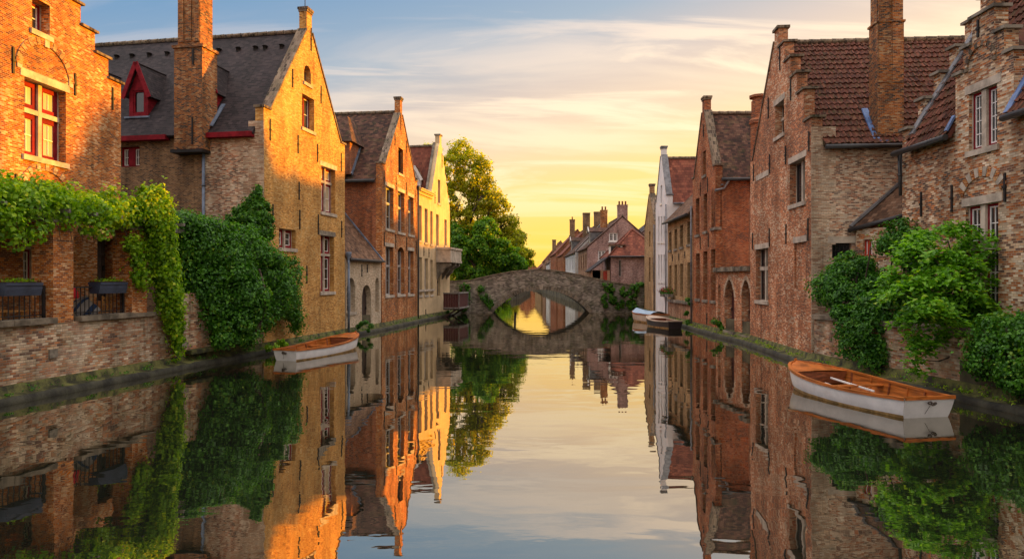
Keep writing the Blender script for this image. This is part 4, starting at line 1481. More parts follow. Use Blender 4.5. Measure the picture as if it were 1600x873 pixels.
# ------------------------------------------------------------------ right bank houses
def house_pantile():
    fc = Fac((9.82, 22.4), (10.4, 29.8), -1)
    W, t, dep = fc.W, 0.35, 11.0
    r = thing('gabled_house', fc.pt(W / 2, 0), 'large shaded orange brick gabled house with red pantiles and a tall chimney at its eaves', 'house')
    eave, ridge = 7.45, 11.8
    k = (ridge - eave) / (W / 2)
    H = []
    kw = dict(stone='stone', frame='darkwood', mw=0.15, sashw=0.05, sill='stone')
    window(r, H, fc, 1225, 1211, 160, 212, lights=1, trans=0.55, bars=None, lintel='stone', dep=0.28, stone='stone', frame='darkwood', sill='stone')
    window(r, H, fc, 1258, 1234, 250, 318, lights=2, trans=None, bars=None, lintel='stone', dep=0.24, **kw)
    window(r, H, fc, 1200, 1181, 388, 470, lights=2, trans=0.62, bars=None, lintel='stone', dep=0.22, **kw)
    # bricked-up window
    b0, b1, z0, z1 = fc.rect(1259, 1241, 378, 452)
    H.append(rectpoly(b0, b1, z0, z1))
    q = MB()
    q.fbox(fc, b0 + 0.002, b1 - 0.002, z0 + 0.002, z1 - 0.002, -0.2, -0.07)
    bw_ = q.build('blocked_window', M['rosebrick'], r)
    q = MB()
    q.fbox(fc, b0 - 0.1, b1 + 0.1, z1 - 0.01, z1 + 0.2, -0.12, 0.02)
    q.build('lintel', M['stone'], bw_)
    q = MB()
    s0, s1, zz0, zz1 = fc.rect(1201, 1182, 270, 278.5)
    q.fbox(fc, s0, s1, zz0, zz1, -0.02, 0.025)
    q.build('stone_band', M['stone'], r)
    SG = side_fac(fc, 'near', dep, t)
    SH = []
    window(r, SH, SG, 1300, 1330, 379, 414, lights=1, bars=(4, 3), barmat='iron', frame='iron', dep=0.14, sill='stone', lintel='stone')
    # stepped verge
    zs, zap, zfin = 8.1, 11.95, 12.3
    n = 5
    out_r = [(0, zs)]
    steps = []
    hw = W / 2 - 0.25
    for i in range(n):
        a, b = hw * i / n, hw * (i + 1) / n
        z = zs + (zap - zs) * i / n
        steps.append((a, b, z))
        out_r += [(b, z + (0.35 if i else 0))]
        if i < n - 1:
            out_r += [(b, zs + (zap - zs) * (i + 1) / n + 0.35)]
    out = [(0, -0.5), (W, -0.5), (W, 7.9), (W - 0.4, 7.9), (W / 2 + 0.25, zap), (W / 2 + 0.25, zfin), (W / 2 - 0.25, zfin)] + out_r[::-1]
    m = MB()
    wall(m, fc, out, H, t, 0)
    wall(m, SG, rectpoly(0, SG.W, -0.5, eave - 0.06), SH, 0.3, 1)
    sf = side_fac(fc, 'far', dep, t)
    wall(m, sf, rectpoly(0, sf.W, -0.5, eave - 0.06), (), 0.3, 2)
    m.build('wall', [M['rosebrick'], M['buffside'], M['redside']], r)
    q = MB()
    z, i = 0.5, 0
    while z < zs - 0.4:
        L = 0.22 if i % 2 else 0.42
        q.fbox(SG, -t - 0.004, L, z, z + 0.42, -0.02, 0.012)
        z += 0.43
        i += 1
    q.build('quoin', M['quoin'], r)
    cp = MB()
    for i, (a, b, z) in enumerate(steps):
        zz = z + (0.35 if i else 0)
        cp.fbox(fc, a - 0.09, b + 0.0, zz + 0.002, zz + 0.085, -t - 0.1, 0.06)
    slope_strip(cp, fc, W / 2 + 0.25, zap, W - 0.4, 7.9, -t - 0.04, 0.045)
    cp.fbox(fc, W / 2 - 0.32, W / 2 + 0.32, zfin, zfin + 0.10, -t - 0.06, 0.07)
    build_split(cp, 'coping', M['coping'], r)
    gable_roof(r, fc, W, eave, ridge, dep, t, 0.22, 'pantile', tiles=0)
    zf = eave - k * 0.22 - 0.09
    gutter_run(r, SG.pt(0.0, zf, 0.27), SG.pt(2.95, zf, 0.27), 'gutter', 0.075)
    downpipe(r, [SG.pt(2.45, zf - 0.1, 0.1), SG.pt(2.45, 4.3, 0.1)], 0.045, 'gutter', False)
    # tall chimney on the near eaves
    s0, s1 = SG.sz(1371)[0], SG.sz(1412)[0]
    c = MB()
    c.fbox(SG, s0, s1, 7.3, 11.2, -0.62, 0.015)
    c.fbox(SG, s0 + 0.03, s1 - 0.03, 11.2, 13.6, -0.58, -0.015)
    c.fbox(SG, s0 - 0.04, s1 + 0.04, 11.15, 11.22, -0.66, 0.055)
    for q in (0.0, 0.52):
        x = s0 + (s1 - s0) * q
        c.fbox(SG, x + 0.03, x + (s1 - s0) * 0.44, 9.2, 13.5, -0.1, 0.035)
    ch = c.build('chimney', M['chimney'], r)
    fl = MB()
    fl.bar(SG.pt(s0 - 0.05, eave - 0.1, 0.06), SG.pt(s0 - 0.05, eave + k * 0.95, -0.85), 0.2, 0.05)
    fl.fbox(SG, s0 - 0.05, s1 + 0.06, 7.18, 7.30, 0.0, 0.16)
    fl.build('flashing', M['zincblue'], ch)
    anchors(r, fc, [(1219, 72, 110), (1236, 124, 157), (1201, 153, 185), (1264.5, 206, 237), (1228, 228, 257), (1203, 241, 271), (1178, 257, 283), (1176.5, 364, 390), (1202.6, 357, 385), (1228.7, 350, 381), (1263, 341, 376)])
    # twin octagonal stacks at the far end
    for i, (x, y) in enumerate(((11.05, 30.6), (11.72, 30.55))):
        k_ = MB()
        k_.lathe((x, y, 6.5), [(0.36, 0), (0.36, 3.2), (0.42, 3.25), (0.42, 3.4), (0.33, 3.5), (0.33, 4.25), (0.28, 4.3), (0.28, 4.4), (0.42, 4.42), (0.42, 4.52), (0.01, 4.53)], 8)
        for j in range(len(k_.sm)):
            k_.sm[j] = False
        k_.build('chimney', M['redside'], r)
    st = MB()
    st.box(10.75, 12.0, 30.15, 31.0, 3.0, 6.5)
    st.build('chimney_base', M['redside'], r)


house_pantile()


def annex_arches():
    fc = Fac((10.42, 29.86), (10.28, 34.44), -1)
    W = fc.W
    r = thing('low_annex', fc.pt(W / 2, 0), 'low brick annex with two pointed arched doors under a mossy stone ledge', 'annex')
    H = []
    door(r, H, fc, 1173, 1158.5, 437, 524, 'plumwood', 'point', 0.35, 6)
    door(r, H, fc, 1147.5, 1132, 436.5, 517, 'plumwood', 'point', 0.35, 6)
    n0, n1, z0, z1 = fc.rect(1126, 1121.5, 445, 513)
    H.append(archpoly(n0, n1, z0, z1, 'round'))
    m = MB()
    wall(m, fc, rectpoly(0, W, -0.5, 3.18), H, 0.45)
    m.fbox(fc, n0, n1, z0, z1, -0.42, -0.2)
    m.build('wall', M['rosebrick'], r)
    for l, q, tt, b in ((1173, 1158.5, 437, 524), (1147.5, 1132, 436.5, 517)):
        a0, a1, z0, z1 = fc.rect(l, q, tt, b)
        rg = MB()
        p = archpoly(a0, a1, z0, z1, 'point', n=11)[2:]
        o = archpoly(a0 - 0.16, a1 + 0.16, z0, z1 + 0.2, 'point', rise=1.25 * (a1 - a0) / 2 + 0.2, n=11)[2:]
        for i in range(len(p) - 1):
            rg.prism(fc, [p[i], p[i + 1], o[i + 1], o[i]], -0.03, 0.012 + 0.008 * (i % 2))
        rg.build('arch', M['quoin'], r)
    lg = MB()
    for i in range(9):
        lg.fbox(fc, W * i / 9 + 0.01, W * (i + 0.98) / 9, 3.18 + 0.002, 3.38 + 0.03 * math.sin(i * 2.4), -1.9, 0.16 + 0.02 * math.sin(i * 5.1))
    lg.build('stone_ledge', M['concrete'], r)


annex_arches()


def house_tall_red():
    fc = Fac((10.28, 34.5), (10.4, 39.3), -1)
    W, t, dep = fc.W, 0.35, 4.6
    r = thing('gabled_house', fc.pt(W / 2, 0), 'narrow dark red brick gabled house with three columns of tall mullioned windows', 'house')
    eave, ridge = 8.15, 11.75
    zs, zap, zfin = 8.55, 11.85, 12.55
    k = (ridge - eave) / (W / 2)
    H = []
    kw = dict(lights=2, frame='darkwood', sill='greystone', dep=0.26, mw=0.07, fw=0.06, glass='glass', stone=None)
    for l, q, tt, b in ((1093, 1087, 310, 367), (1105, 1099.4, 303, 361.5), (1118.0, 1111.5, 296, 356)):
        window(r, H, fc, l, q, tt, b, trans=0.6, bars=None, **kw)
    for l, q, tt, b in ((1093.4, 1087.2, 396, 467), (1105.2, 1098.6, 393, 468.7), (1117.7, 1110.8, 389.5, 470)):
        window(r, H, fc, l, q, tt, b, trans=0.66, bars=None, **kw)
    window(r, H, fc, 1103, 1098.3, 236, 274, bars=None, **{**kw, 'lights': 1})
    m = MB()
    wall(m, fc, gable_outline(W, -0.5, zs, zap, zfin, 0.24, 0.35), H, t, 0)
    shell(m, fc, W, dep, -0.5, eave, ridge, t, 1, back=False)
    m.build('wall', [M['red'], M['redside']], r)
    b = MB()
    z1 = fc.sz(1100, 470)[1]
    gable_coping(r, fc, W, zs, zap, zfin, 0.24, 0.35)
    gable_roof(r, fc, W, eave, ridge, dep, t, 0.16, 'plaintile')
    wg = MB()  # unseen wing added behind the house to keep low sun off the terrace
    wg.fbox(fc, 0.0, W, 0.9, 7.6, -dep - 6.5, -dep - 0.01)
    wg.prism(fc, [(0, 7.61), (W, 7.61), (W / 2, 8.8)], -dep - 6.5, -dep - 0.01, 1)
    wg.build('sun_block_wing', [M['redside'], M['plaintile']], r)
    SD = side_fac(fc, 'near', dep, t)
    zf = eave - k * 0.16 - 0.08
    gutter_run(r, SD.pt(-0.1, zf, 0.22), SD.pt(2.6, zf, 0.22), 'gutter', 0.085)
    downpipe(r, [SD.pt(0.3, zf, 0.2), SD.pt(0.05, zf - 0.45, 0.12), SD.pt(-0.4, zf - 0.55, 0.1)], 0.06, 'zinc', False)
    downpipe(r, [fc.pt(W - 0.05, 7.0, 0.1), fc.pt(W - 0.05, 0.3, 0.1)], 0.05, 'zinc', False)
    anchors(r, fc, [(1094.5, 285, 307), (1106, 277, 300), (1099.5, 195, 214), (1094.5, 370, 390), (1107, 364, 386), (1104.8, 489, 506)])


house_tall_red()


def house_brown():
    fc = Fac((10.42, 39.36), (10.54, 46.2), -1)
    W = fc.W
    r = thing('eaves_house', fc.pt(W / 2, 0), 'low tan brick house, brown roof sloping to the canal between red and white houses', 'house')
    H = []
    kw = dict(lights=1, frame='darkwood', dep=0.2, fw=0.05, glass='glass', bars=(2, 3), barmat='darkwood')
    for i, (l, q) in enumerate(((1049.2, 1045.3), (1058, 1053.8), (1067.3, 1062.6), (1079, 1073.8))):
        y0 = (363, 358, 352, 346)[i]
        window(r, H, fc, l, q, y0, (391, 389, 386, 382)[i], sill='greystone', **kw)
        window(r, H, fc, l, q, (415, 413.5, 412, 410)[i], (461, 462, 463, 465)[i], sill=None, **kw)
    m = MB()
    zb = fc.sz(1060, 470)[1]
    wall(m, fc, rectpoly(0, W, zb, 6.75), H, 0.35, 0)
    wall(m, fc, rectpoly(0, W, -0.5, zb - 0.002), (), 0.35, 1)
    for a in (0.0, W - 0.3):
        m.prism(fc, [(a, 0), (a + 0.3, 0), (a + 0.3, 6.4), (a, 6.4)], -6.0, -0.36, 0)
    m.build('wall', [M['tan'], M['pinkbase']], r)
    l = MB()
    l.fbox(fc, 0.15, W - 0.5, zb - 0.12, zb + 0.06, -0.05, 0.14)
    l.build('stone_band', M['greystone'], r)
    f = MB()
    slab(f, fc.pt(0.0, 6.62, 0.3), fc.pt(W, 6.62, 0.3), fc.pt(W, 10.2, -3.3), fc.pt(0.0, 10.2, -3.3), 0.13)
    slab(f, fc.pt(0.0, 6.62, -6.9), fc.pt(W, 6.62, -6.9), fc.pt(W, 10.2, -3.3), fc.pt(0.0, 10.2, -3.3), 0.13)
    f.build('roof', M['browntile'], r)
    gutter_run(r, fc.pt(0, 6.56, 0.36), fc.pt(W, 6.56, 0.36), 'gutter', 0.07)
    ch = MB()
    ch.tube([fc.pt(1.2, 8.0, -1.4), fc.pt(1.2, 10.1, -1.4)], 0.16, 10)
    ch.tube([fc.pt(1.2, 10.0, -1.4), fc.pt(1.2, 10.2, -1.4)], 0.22, 10)
    ch.build('flue_pipe', M['white'], r)
    anchors(r, fc, [(1051, 398, 408), (1061, 396, 406), (1070.5, 393, 404)])


house_brown()


def house_white():
    fc = Fac((10.55, 46.3), (10.7, 50.85), -1)
    W, t, dep = fc.W, 0.35, 9.0
    r = thing('gabled_house', fc.pt(W / 2, 0), 'narrow whitewashed gabled house with a red tiled roof', 'house')
    eave, ridge = 8.2, 11.4
    zs, zap, zfin = 8.5, 11.6, 12.15
    H = []
    kw = dict(frame='whitepaint', dep=0.18, fw=0.05, glass='glass', sill='whitepaint', lights=1)
    for px in (1029.5, 1033.6, 1037.8):
        for yt, yb in ((338, 378), (398, 440)):
            window(r, H, fc, px + 1.0, px - 1.0, yt, yb, bars=(1, 3), barmat='greypaint', **{**kw, 'frame': 'greypaint'})
    window(r, H, fc, 1034.4, 1032.2, 290, 318, bars=None, **kw)
    m = MB()
    wall(m, fc, gable_outline(W, -0.5, zs, zap, zfin, 0.2, 0.3), H, t, 0)
    shell(m, fc, W, dep, -0.5, eave, ridge, t, 0, back=False)
    m.build('wall', M['white'], r)
    gable_coping(r, fc, W, zs, zap, zfin, 0.2, 0.3, mat='zinc')
    gable_roof(r, fc, W, eave, ridge, dep, t, 0.14, 'redtile', tiles=None)
    SD = side_fac(fc, 'near', dep, t)
    k = (ridge - eave) / (W / 2)
    gutter_run(r, SD.pt(0, eave - k * .14 - 0.07, 0.2), SD.pt(4, eave - k * .14 - 0.07, 0.2), 'zinc', 0.07)
    downpipe(r, [fc.pt(0.08, 7.9, 0.1), fc.pt(0.08, 0.4, 0.1)], 0.05, 'zinc', False)


house_white()


def house_narrow():
    fc = Fac((10.72, 50.95), (10.98, 56.6), -1)
    W, t, dep = fc.W, 0.35, 8.0
    r = thing('gabled_house', fc.pt(W / 2, 0), 'slim tan brick gabled house beside the bridge, beyond the white house', 'house')
    H = []
    kw = dict(frame='darkwood', dep=0.18, fw=0.05, glass='glass', sill=None, lights=1)
    for px in (1021.5, 1015.2):
        for yt, yb in ((362, 385), (402, 440)):
            window(r, H, fc, px + 1.2, px - 1.2, yt, yb, bars=None, **kw)
    m = MB()
    wall(m, fc, gable_outline(W, -0.5, 7.2, 9.5, 10.2, 0.22, 0.4), H, t, 0)
    shell(m, fc, W, dep, -0.5, 7.0, 9.3, t, 1, back=False)
    m.build('wall', [M['tan'], M['brownside']], r)
    gable_coping(r, fc, W, 7.2, 9.5, 10.2, 0.22, 0.4)
    gable_roof(r, fc, W, 7.0, 9.3, dep, t, 0.14, 'plaintile')
    downpipe(r, [fc.pt(0.1, 6.9, 0.1), fc.pt(0.1, 0.4, 0.1)], 0.05, 'zinc', False)


house_narrow()


# ------------------------------------------------------------------ garden house at the right edge
def house_garden():
    X, YE = 11.72, 20.5
    fc = Fac((X, 9.0), (X, YE), -1)
    W, t = fc.W, 0.35
    r = thing('brick_house', fc.pt(W / 2, 0.9), 'near mottled brick garden house with a stepped wall dormer and red-framed white windows', 'house')
    eave = 6.98
    k = 1.62
    H = []
    kw = dict(stone='stone', frame='redpaint', mw=0.17, sashw=0.06, dep=0.10)
    # wall dormer in facade coordinates
    c = (fc.sz(1493)[0] + fc.sz(1584)[0]) / 2
    hw = abs(fc.sz(1493)[0] - fc.sz(1584)[0]) / 2
    lev = [(hw, 8.15), (hw * 0.70, 8.76), (hw * 0.38, 9.41)]
    window(r, H, fc, 1558, 1514, 138, 232, lights=2, trans=None, bars=(2, 4), glass='glass', lintel='stone', sill='stone', **kw)
    window(r, H, fc, 1560, 1509, 318, 494, lights=2, trans=0.62, bars=(2, 3), glass='glass', lintel='stone', sill='stone', **kw)
    d_out = [(c + hw, eave)]
    for i, (h, z) in enumerate(lev):
        d_out += [(c + h, z)]
        d_out += [(c + (lev[i + 1][0] if i < 2 else -h), z)]
    for i in (1, 0):
        d_out += [(c - lev[i + 1][0], lev[i][1]), (c - lev[i][0], lev[i][1])]
    d_out += [(c - hw, eave)]
    # remove duplicate corner points
    dd = []
    for p in d_out:
        if not dd or (abs(p[0] - dd[-1][0]) + abs(p[1] - dd[-1][1])) > 1e-6:
            dd.append(p)
    out = [(0, 0.8), (W, 0.8), (W, eave)] + dd + [(0, eave)]
    m = MB()
    wall(m, fc, out, H, t, 0)
    # dormer cheeks
    for s0, s1 in ((c - hw, c - hw + 0.25), (c + hw - 0.25, c + hw)):
        m.fbox(fc, s0, s1, eave - 0.2, 8.1, -1.2, -t)
    # far gable end: stepped parapet
    ge = Fac((X, YE), (X + 8.4, YE), 1)
    n = 9
    hwg = 4.2
    zz = eave + 0.25
    left = [(0, zz)]
    steps = []
    dz = (k * hwg + 0.1) / n
    for i in range(n):
        b = hwg * (i + 1) / n
        steps.append((hwg * i / n, b, zz + dz * i + 0.12 * (i > 0)))
        left += [(b, zz + dz * i + 0.12 * (i > 0)), (b, zz + dz * (i + 1) + 0.12)]
    right = [(8.4 - a, z) for a, z in left]
    ge.o = Vector((X, YE - 0.01))
    ge.n = Vector((0, 1))
    wall(m, ge, [(0.36, 0.8), (8.4, 0.8)] + right + left[::-1][1:-1] + [(0.0, zz), (0.0, eave + 0.01), (0.36, eave + 0.01)], (), 0.34, 0)
    m.build('wall', M['mixed'], r)
    cp = MB()
    for a, b, z in steps:
        cp.fbox(ge, a - 0.1, b + 0.02, z + 0.002, z + 0.08, -0.42, 0.06)
    for i, (h, z) in enumerate(lev):
        if i < 2:
            h2 = lev[i + 1][0]
            cp.fbox(fc, c + h2 + 0.002, c + h + 0.08, z + 0.002, z + 0.08, -t - 0.05, 0.07)
            cp.fbox(fc, c - h - 0.08, c - h2 - 0.002, z + 0.002, z + 0.08, -t - 0.05, 0.07)
        else:
            cp.fbox(fc, c - h - 0.08, c + h + 0.08, z + 0.002, z + 0.08, -t - 0.05, 0.07)
    build_split(cp, 'coping', M['greystone'], r)
    # main roof in two fields either side of the dormer plus the field above
    f = MB()
    ridge_d = hwg
    zt = eave + k * ridge_d
    def rp(s, d):
        return fc.pt(s, eave + k * (-d), d)
    def field(s0, s1, d0, d1):
        slab(f, rp(s0, d0) - Vector((0, 0, 0.04)), rp(s1, d0) - Vector((0, 0, 0.04)), rp(s1, d1) - Vector((0, 0, 0.04)), rp(s0, d1) - Vector((0, 0, 0.04)), 0.1)
        o = rp(s1, d0)
        pantiles(f, o, rp(s0, d0) - o, rp(s1, d1) - o, abs(s1 - s0), (rp(s1, d1) - o).length, 0.19, 0.31)
    field(c + hw, W - t - 0.01, 0.22, -1.25)
    field(0.0, c - hw, 0.22, -1.25)
    field(0.0, W - t - 0.01, -1.25, -ridge_d)
    slab(f, fc.pt(0, eave, -2 * ridge_d), fc.pt(W - t, eave, -2 * ridge_d), fc.pt(W - t, zt, -ridge_d), fc.pt(0, zt, -ridge_d), 0.12)
    # little saddle roof behind the dormer
    zr = 9.05
    for sg in (-1, 1):
        e = c + sg * (hw - 0.02)
        slab(f, fc.pt(e, 7.95, -t - 0.01), fc.pt(e, 7.95, -1.2), fc.pt(c, zr, -2.2), fc.pt(c, zr, -t - 0.01), 0.08)
    ro = f.build('roof', M['pantile'], r)
    fl = MB()
    for i in range(14):
        d0, d1 = -ridge_d * i / 14, -ridge_d * (i + 1.04) / 14
        fl.bar(rp(W - t - 0.10, d0) + Vector((0, 0, 0.07)), rp(W - t - 0.10, d1) + Vector((0, 0, 0.07)), 0.24, 0.06)
    fl.build('verge_strip', M['zinc'], ro)
    for s0, s1 in ((c + hw, W + 0.02), (0.0, c - hw)):
        gutter_run(r, fc.pt(s0, eave - 0.42, 0.27), fc.pt(s1, eave - 0.42, 0.27), 'gutter', 0.085)
    fb = MB()
    fb.bar(fc.pt(c + hw + 0.06, eave - 0.25, 0.22), fc.pt(c + hw + 0.06, eave + 0.15, 0.0), 0.12, 0.05)
    fb.bar(fc.pt(c - hw - 0.07, eave - 0.30, 0.22), fc.pt(c - hw - 0.07, eave + k * 0.85, -0.7), 0.2, 0.05)
    build_split(fb, 'flashing', M['zincblue'], r)
    a0, a1, _, zt_ = fc.rect(1560, 1509, 318, 494)
    arch_ring(r, fc, a0 - 0.1, a1 + 0.1, zt_ + 0.26, 0.42, 0.24, ['orange', 'stone'], 13, 0.03)
    a0, a1, _, zt_ = fc.rect(1552, 1513, 138, 232)
    arch_ring(r, fc, a0 + 0.0, a1 - 0.0, zt_ + 0.55, 0.5, 0.13, ['coping', 'mixed'], 15, 0.04)
    anchors(r, fc, [(1440, 300, 338), (1488, 289, 331), (1571, 270, 315), (1529, 32, 58)])
    chimney(r, X + 2.1, X + 2.9, YE - 1.2, YE - 0.6, 9.5, 13.5, 'chimney')
    downpipe(r, [fc.pt(W - 0.08, eave - 0.45, 0.14), fc.pt(W - 0.08, 5.3, 0.1)], 0.05, 'gutter', False)
    # lean-to against the neighbouring wall
    r2 = thing('lean_to', (11.8, 21.3, 0.9), 'small lean-to with a dark tiled roof and red door half hidden by shrubs', 'lean-to')
    lf = Fac((11.80, 20.53), (11.17, 22.18), -1)
    LH = []
    m = MB()
    door(r2, LH, lf, 1397, 1374, 425, 470, 'brightred', None, 0.1, 4, sill=False)
    window(r2, LH, lf, 1363, 1349, 374, 400, lights=2, frame='brightred', dep=0.08, sill=None, bars=(1, 2), glass='glass')
    wall(m, lf, rectpoly(0, lf.W, 0.8, 4.42), LH, 0.2)
    m.build('wall', M['mixed'], r2)
    f = MB()
    A_, B_, C_ = P(1328, 356, 22.25), P(1413, 333, 20.85), P(1410, 284, 22.12)
    slab(f, A_, B_, B_ + (C_ - A_) * 1.0, C_, 0.1)
    ro = f.build('roof', M['browntile'], r2)
    g = MB()
    g.bar(A_ + Vector((0, -0.03, 0.05)), C_ + Vector((0, -0.03, 0.05)), 0.16, 0.07)
    g.build('flashing', M['zinc'], ro)
    gutter_run(r2, A_ + Vector((-0.05, -0.03, -0.08)), B_ + Vector((-0.05, -0.03, -0.08)), 'gutter', 0.07)


house_garden()


# ------------------------------------------------------------------ houses beyond the bridge (gable ends face the bridge, eaves the water)
def far_house(p, w, depth, eave, ridge, wallm, roofm, label, name='row_house', zb=0.6, wins=(), side=(), sidemat=None, copes=True, chim=(), dorm=(), sidew=None, gmat='whitepaint', cat='house'):
    fc = Fac(p, (p[0] + w, p[1]), 1)
    r = thing(name, fc.pt(w / 2, zb, -depth / 2), label, cat)
    H, SH = [], []
    for l, q, tt, b in wins:
        window(r, H, fc, l, q, tt, b, lights=2, bars=(2, 3), frame=gmat, sill=gmat, dep=0.1, fw=0.09, mw=0.08, glass='glassgrey')
    SN = side_fac(fc, 'near', depth, 0.3)
    if sidew:
        ncol, rows_, ww = sidew
        for i in range(ncol):
            a = SN.W * (i + 0.5) / ncol
            for z0, z1 in rows_:
                SH.append(rectpoly(a - ww / 2, a + ww / 2, z0, z1))
                window_at(r, SN, a - ww / 2, a + ww / 2, z0, z1, lights=1, bars=None, frame=gmat, sill=None, dep=0.12, fw=0.08, glass='glass')
    m = MB()
    wall(m, fc, [(0, zb), (w, zb), (w, eave), (w / 2, ridge + 0.05), (0, eave)], H, 0.3, 0)
    wall(m, SN, rectpoly(0, SN.W, zb, eave - 0.06), SH, 0.3, 1)
    m.fbox(fc, w - 0.3, w, zb, eave - 0.06, -depth, -0.31)
    m.build('wall', [M[wallm], M[sidemat or wallm]], r)
    gable_roof(r, fc, w, eave, ridge, depth, 0.3, 0.25, roofm, d_front=0.04)
    for x0, x1, d0, d1, z0, z1, pots, cm in chim:
        chimney(r, x0, x1, d0, d1, z0, z1, cm, pots, fc=fc)
    k = (ridge - eave) / (w / 2)
    for a, dw in dorm:
        dormer(r, SN, eave, k, a, 0.5, dw, 1.3, 0.45, 'zinc', roofm, facem='whitepaint')
    return r, fc


far_house((7.95, 72.0), 7.4, 10.0, 6.3, 9.5, 'purple', 'plaintile', 'mauve brick gabled house with white windows beyond the bridge', wins=((951.6, 965.2, 363.5, 377), (934.5, 945.8, 391.5, 407.5)),
          chim=((3.25, 4.25, -0.75, -0.02, 9.0, 10.6, 3, 'purple'), (1.9, 2.6, -4.2, -3.5, 7.6, 10.4, 2, 'orange')), sidew=(4, ((1.6, 3.0), (3.9, 5.5)), 0.9), sidemat='pinkbase', dorm=((2.2, 1.6),))
far_house((7.6, 82.2), 7.0, 14.8, 6.25, 9.9, 'whitebrick', 'plaintile', 'long whitewashed house with a brown roof beyond the bridge', sidew=(6, ((1.6, 3.2), (3.9, 5.6)), 0.9),
          chim=((2.6, 3.4, -3.0, -2.3, 8.6, 11.1, 0, 'brownside'), (1.9, 2.8, -9.6, -8.8, 7.6, 11.6, 0, 'brownside')), dorm=((10.5, 1.6),))
far_house((7.3, 97.4), 7.0, 12.0, 6.6, 10.2, 'red', 'redtile', 'orange-red brick house with a red roof beyond the white row house', sidew=(4, ((1.8, 3.2), (4.0, 5.6)), 0.9),
          chim=((1.0, 1.7, -0.9, -0.3, 7.4, 11.3, 1, 'brownside'),))
far_house((7.1, 110.0), 7.0, 16.0, 7.2, 10.8, 'redside', 'redtile', 'dark red brick house with a tall red roof far down the canal', sidew=(5, ((1.8, 3.4), (4.2, 5.8)), 0.9))
far_house((6.9, 126.5), 6.5, 12.0, 6.0, 9.0, 'whitebrick', 'plaintile', 'pale distant row house low under a brown roof', sidew=(4, ((1.8, 3.2), (3.8, 5.2)), 0.9), chim=((0.9, 1.6, -6, -5.3, 7.0, 10.4, 0, 'brownside'),))
far_house((6.7, 139.0), 6.5, 10.5, 6.8, 10.6, 'pinkbase', 'redtile', 'pinkish distant gabled house standing taller than the pale row house', sidew=(4, ((1.8, 3.2), (3.8, 5.4)), 0.9))
far_house((6.4, 150.0), 6.5, 40.0, 5.6, 8.6, 'tan', 'redtile', 'distant tan brick terrace end nearing the canal bend', sidew=(8, ((1.8, 3.2), (3.6, 5.0)), 1.0))
far_house((0.6, 236.5), 9.0, 8.0, 6.0, 10.5, 'redside', 'redtile', 'farthest red roofed house closing the canal view')
far_house((-9.5, 240.0), 9.0, 8.0, 5.5, 9.5, 'tan', 'plaintile', 'farthest brown roofed house beside the trees at the canal end')


def slate_wing():
    r, fc = far_house((13.0, 75.0), 9.0, 8.0, 7.0, 10.6, 'purple', 'slate', 'slate roofed wing rising behind the mauve gabled house', chim=((3.6, 5.0, -0.9, -0.1, 10.0, 11.4, 0, 'purple'),))


slate_wing()
far_house((15.0, 57.5), 7.0, 15.0, 6.6, 8.4, 'brownside', 'plaintile', 'unseen house added behind the slim tan house to shade the yellow house')  # added out of view as a shadow caster for the yellow house's lower front


def hip_house():
    x0, x1, y0, y1, z0, z1 = 9.15, 14.0, 63.0, 68.5, 0.9, 5.0
    r = thing('hipped_house', ((x0 + x1) / 2, (y0 + y1) / 2, z0), 'small pink brick house with a pyramid red tiled roof at the right bridge end', 'house')
    fc = Fac((x0, y0), (x1, y0), 1)
    H = []
    window(r, H, fc, 967, 971, 406, 432, lights=1, frame='greypaint', dep=0.15, sill=None, glass='glass')
    m = MB()
    wall(m, fc, rectpoly(0, fc.W, z0, z1), H, 0.3)
    m.box(x0, x0 + 0.3, y0 + 0.31, y1, z0, z1)
    m.box(x1 - 0.3, x1, y0 + 0.31, y1, z0, z1)
    m.build('wall', M['purple'], r)
    f = MB()
    A4 = [Vector(p) for p in ((x0 - 0.3, y0 - 0.3, z1 - 0.1), (x1 + 0.3, y0 - 0.3, z1 - 0.1), (x1 + 0.3, y1 + 0.3, z1 - 0.1), (x0 - 0.3, y1 + 0.3, z1 - 0.1))]
    T = Vector((11.55, 65.7, 7.6))
    for i in range(4):
        f.face([A4[i], A4[(i + 1) % 4], T])
    f.face(A4[::-1])
    ro = f.build('roof', M['redtile'], r)
    for i in range(4):
        h = MB()
        h.tube([A4[i], T + Vector((0, 0, 0.03))], 0.09, 6)
        h.build('hip_cap', M['redtile'], ro)
    gutter_run(r, (x0 - 0.3, y0 - 0.36, z1 - 0.1), (x1, y0 - 0.36, z1 - 0.1), 'gutter', 0.07)
    d = MB()
    d.box(9.15, 10.3, 63.7, 64.6, 5.0, 5.95)
    do = d.build('dormer', M['whitepaint'], r)
    q = MB()
    q.box(9.05, 10.6, 63.6, 64.7, 5.95, 6.05)
    q.build('dormer_roof', M['browntile'], do)
    q = MB()
    q.box(9.22, 10.1, 63.68, 63.695, 5.15, 5.9)
    q.build('pane', M['glass'], do)
    r2 = thing('lean_to', (8.3, 65, 0.9), 'low grey roofed porch with a glazed front and red door beside the hipped house', 'porch')
    lf = Fac((7.35, 63.4), (9.1, 63.4), 1)
    LH = []
    window(r2, LH, lf, 926, 938, 422, 437, lights=2, frame='whitepaint', dep=0.08, sill=None, glass='glass', fw=0.1)
    door(r2, LH, lf, 942.5, 949, 423, 444, 'brightred', None, 0.08, 3, False)
    m = MB()
    wall(m, lf, rectpoly(0, lf.W, 0.9, 3.65), LH, 0.2)
    m.box(7.35, 7.55, 63.61, 67, 0.9, 3.65)
    m.build('wall', M['pinkbase'], r2)
    f = MB()
    slab(f, (7.15, 63.1, 3.6), (7.15, 67.2, 3.6), (9.14, 67.2, 5.1), (9.14, 63.1, 5.1), 0.1)
    f.build('roof', M['slate'], r2)


hip_house()
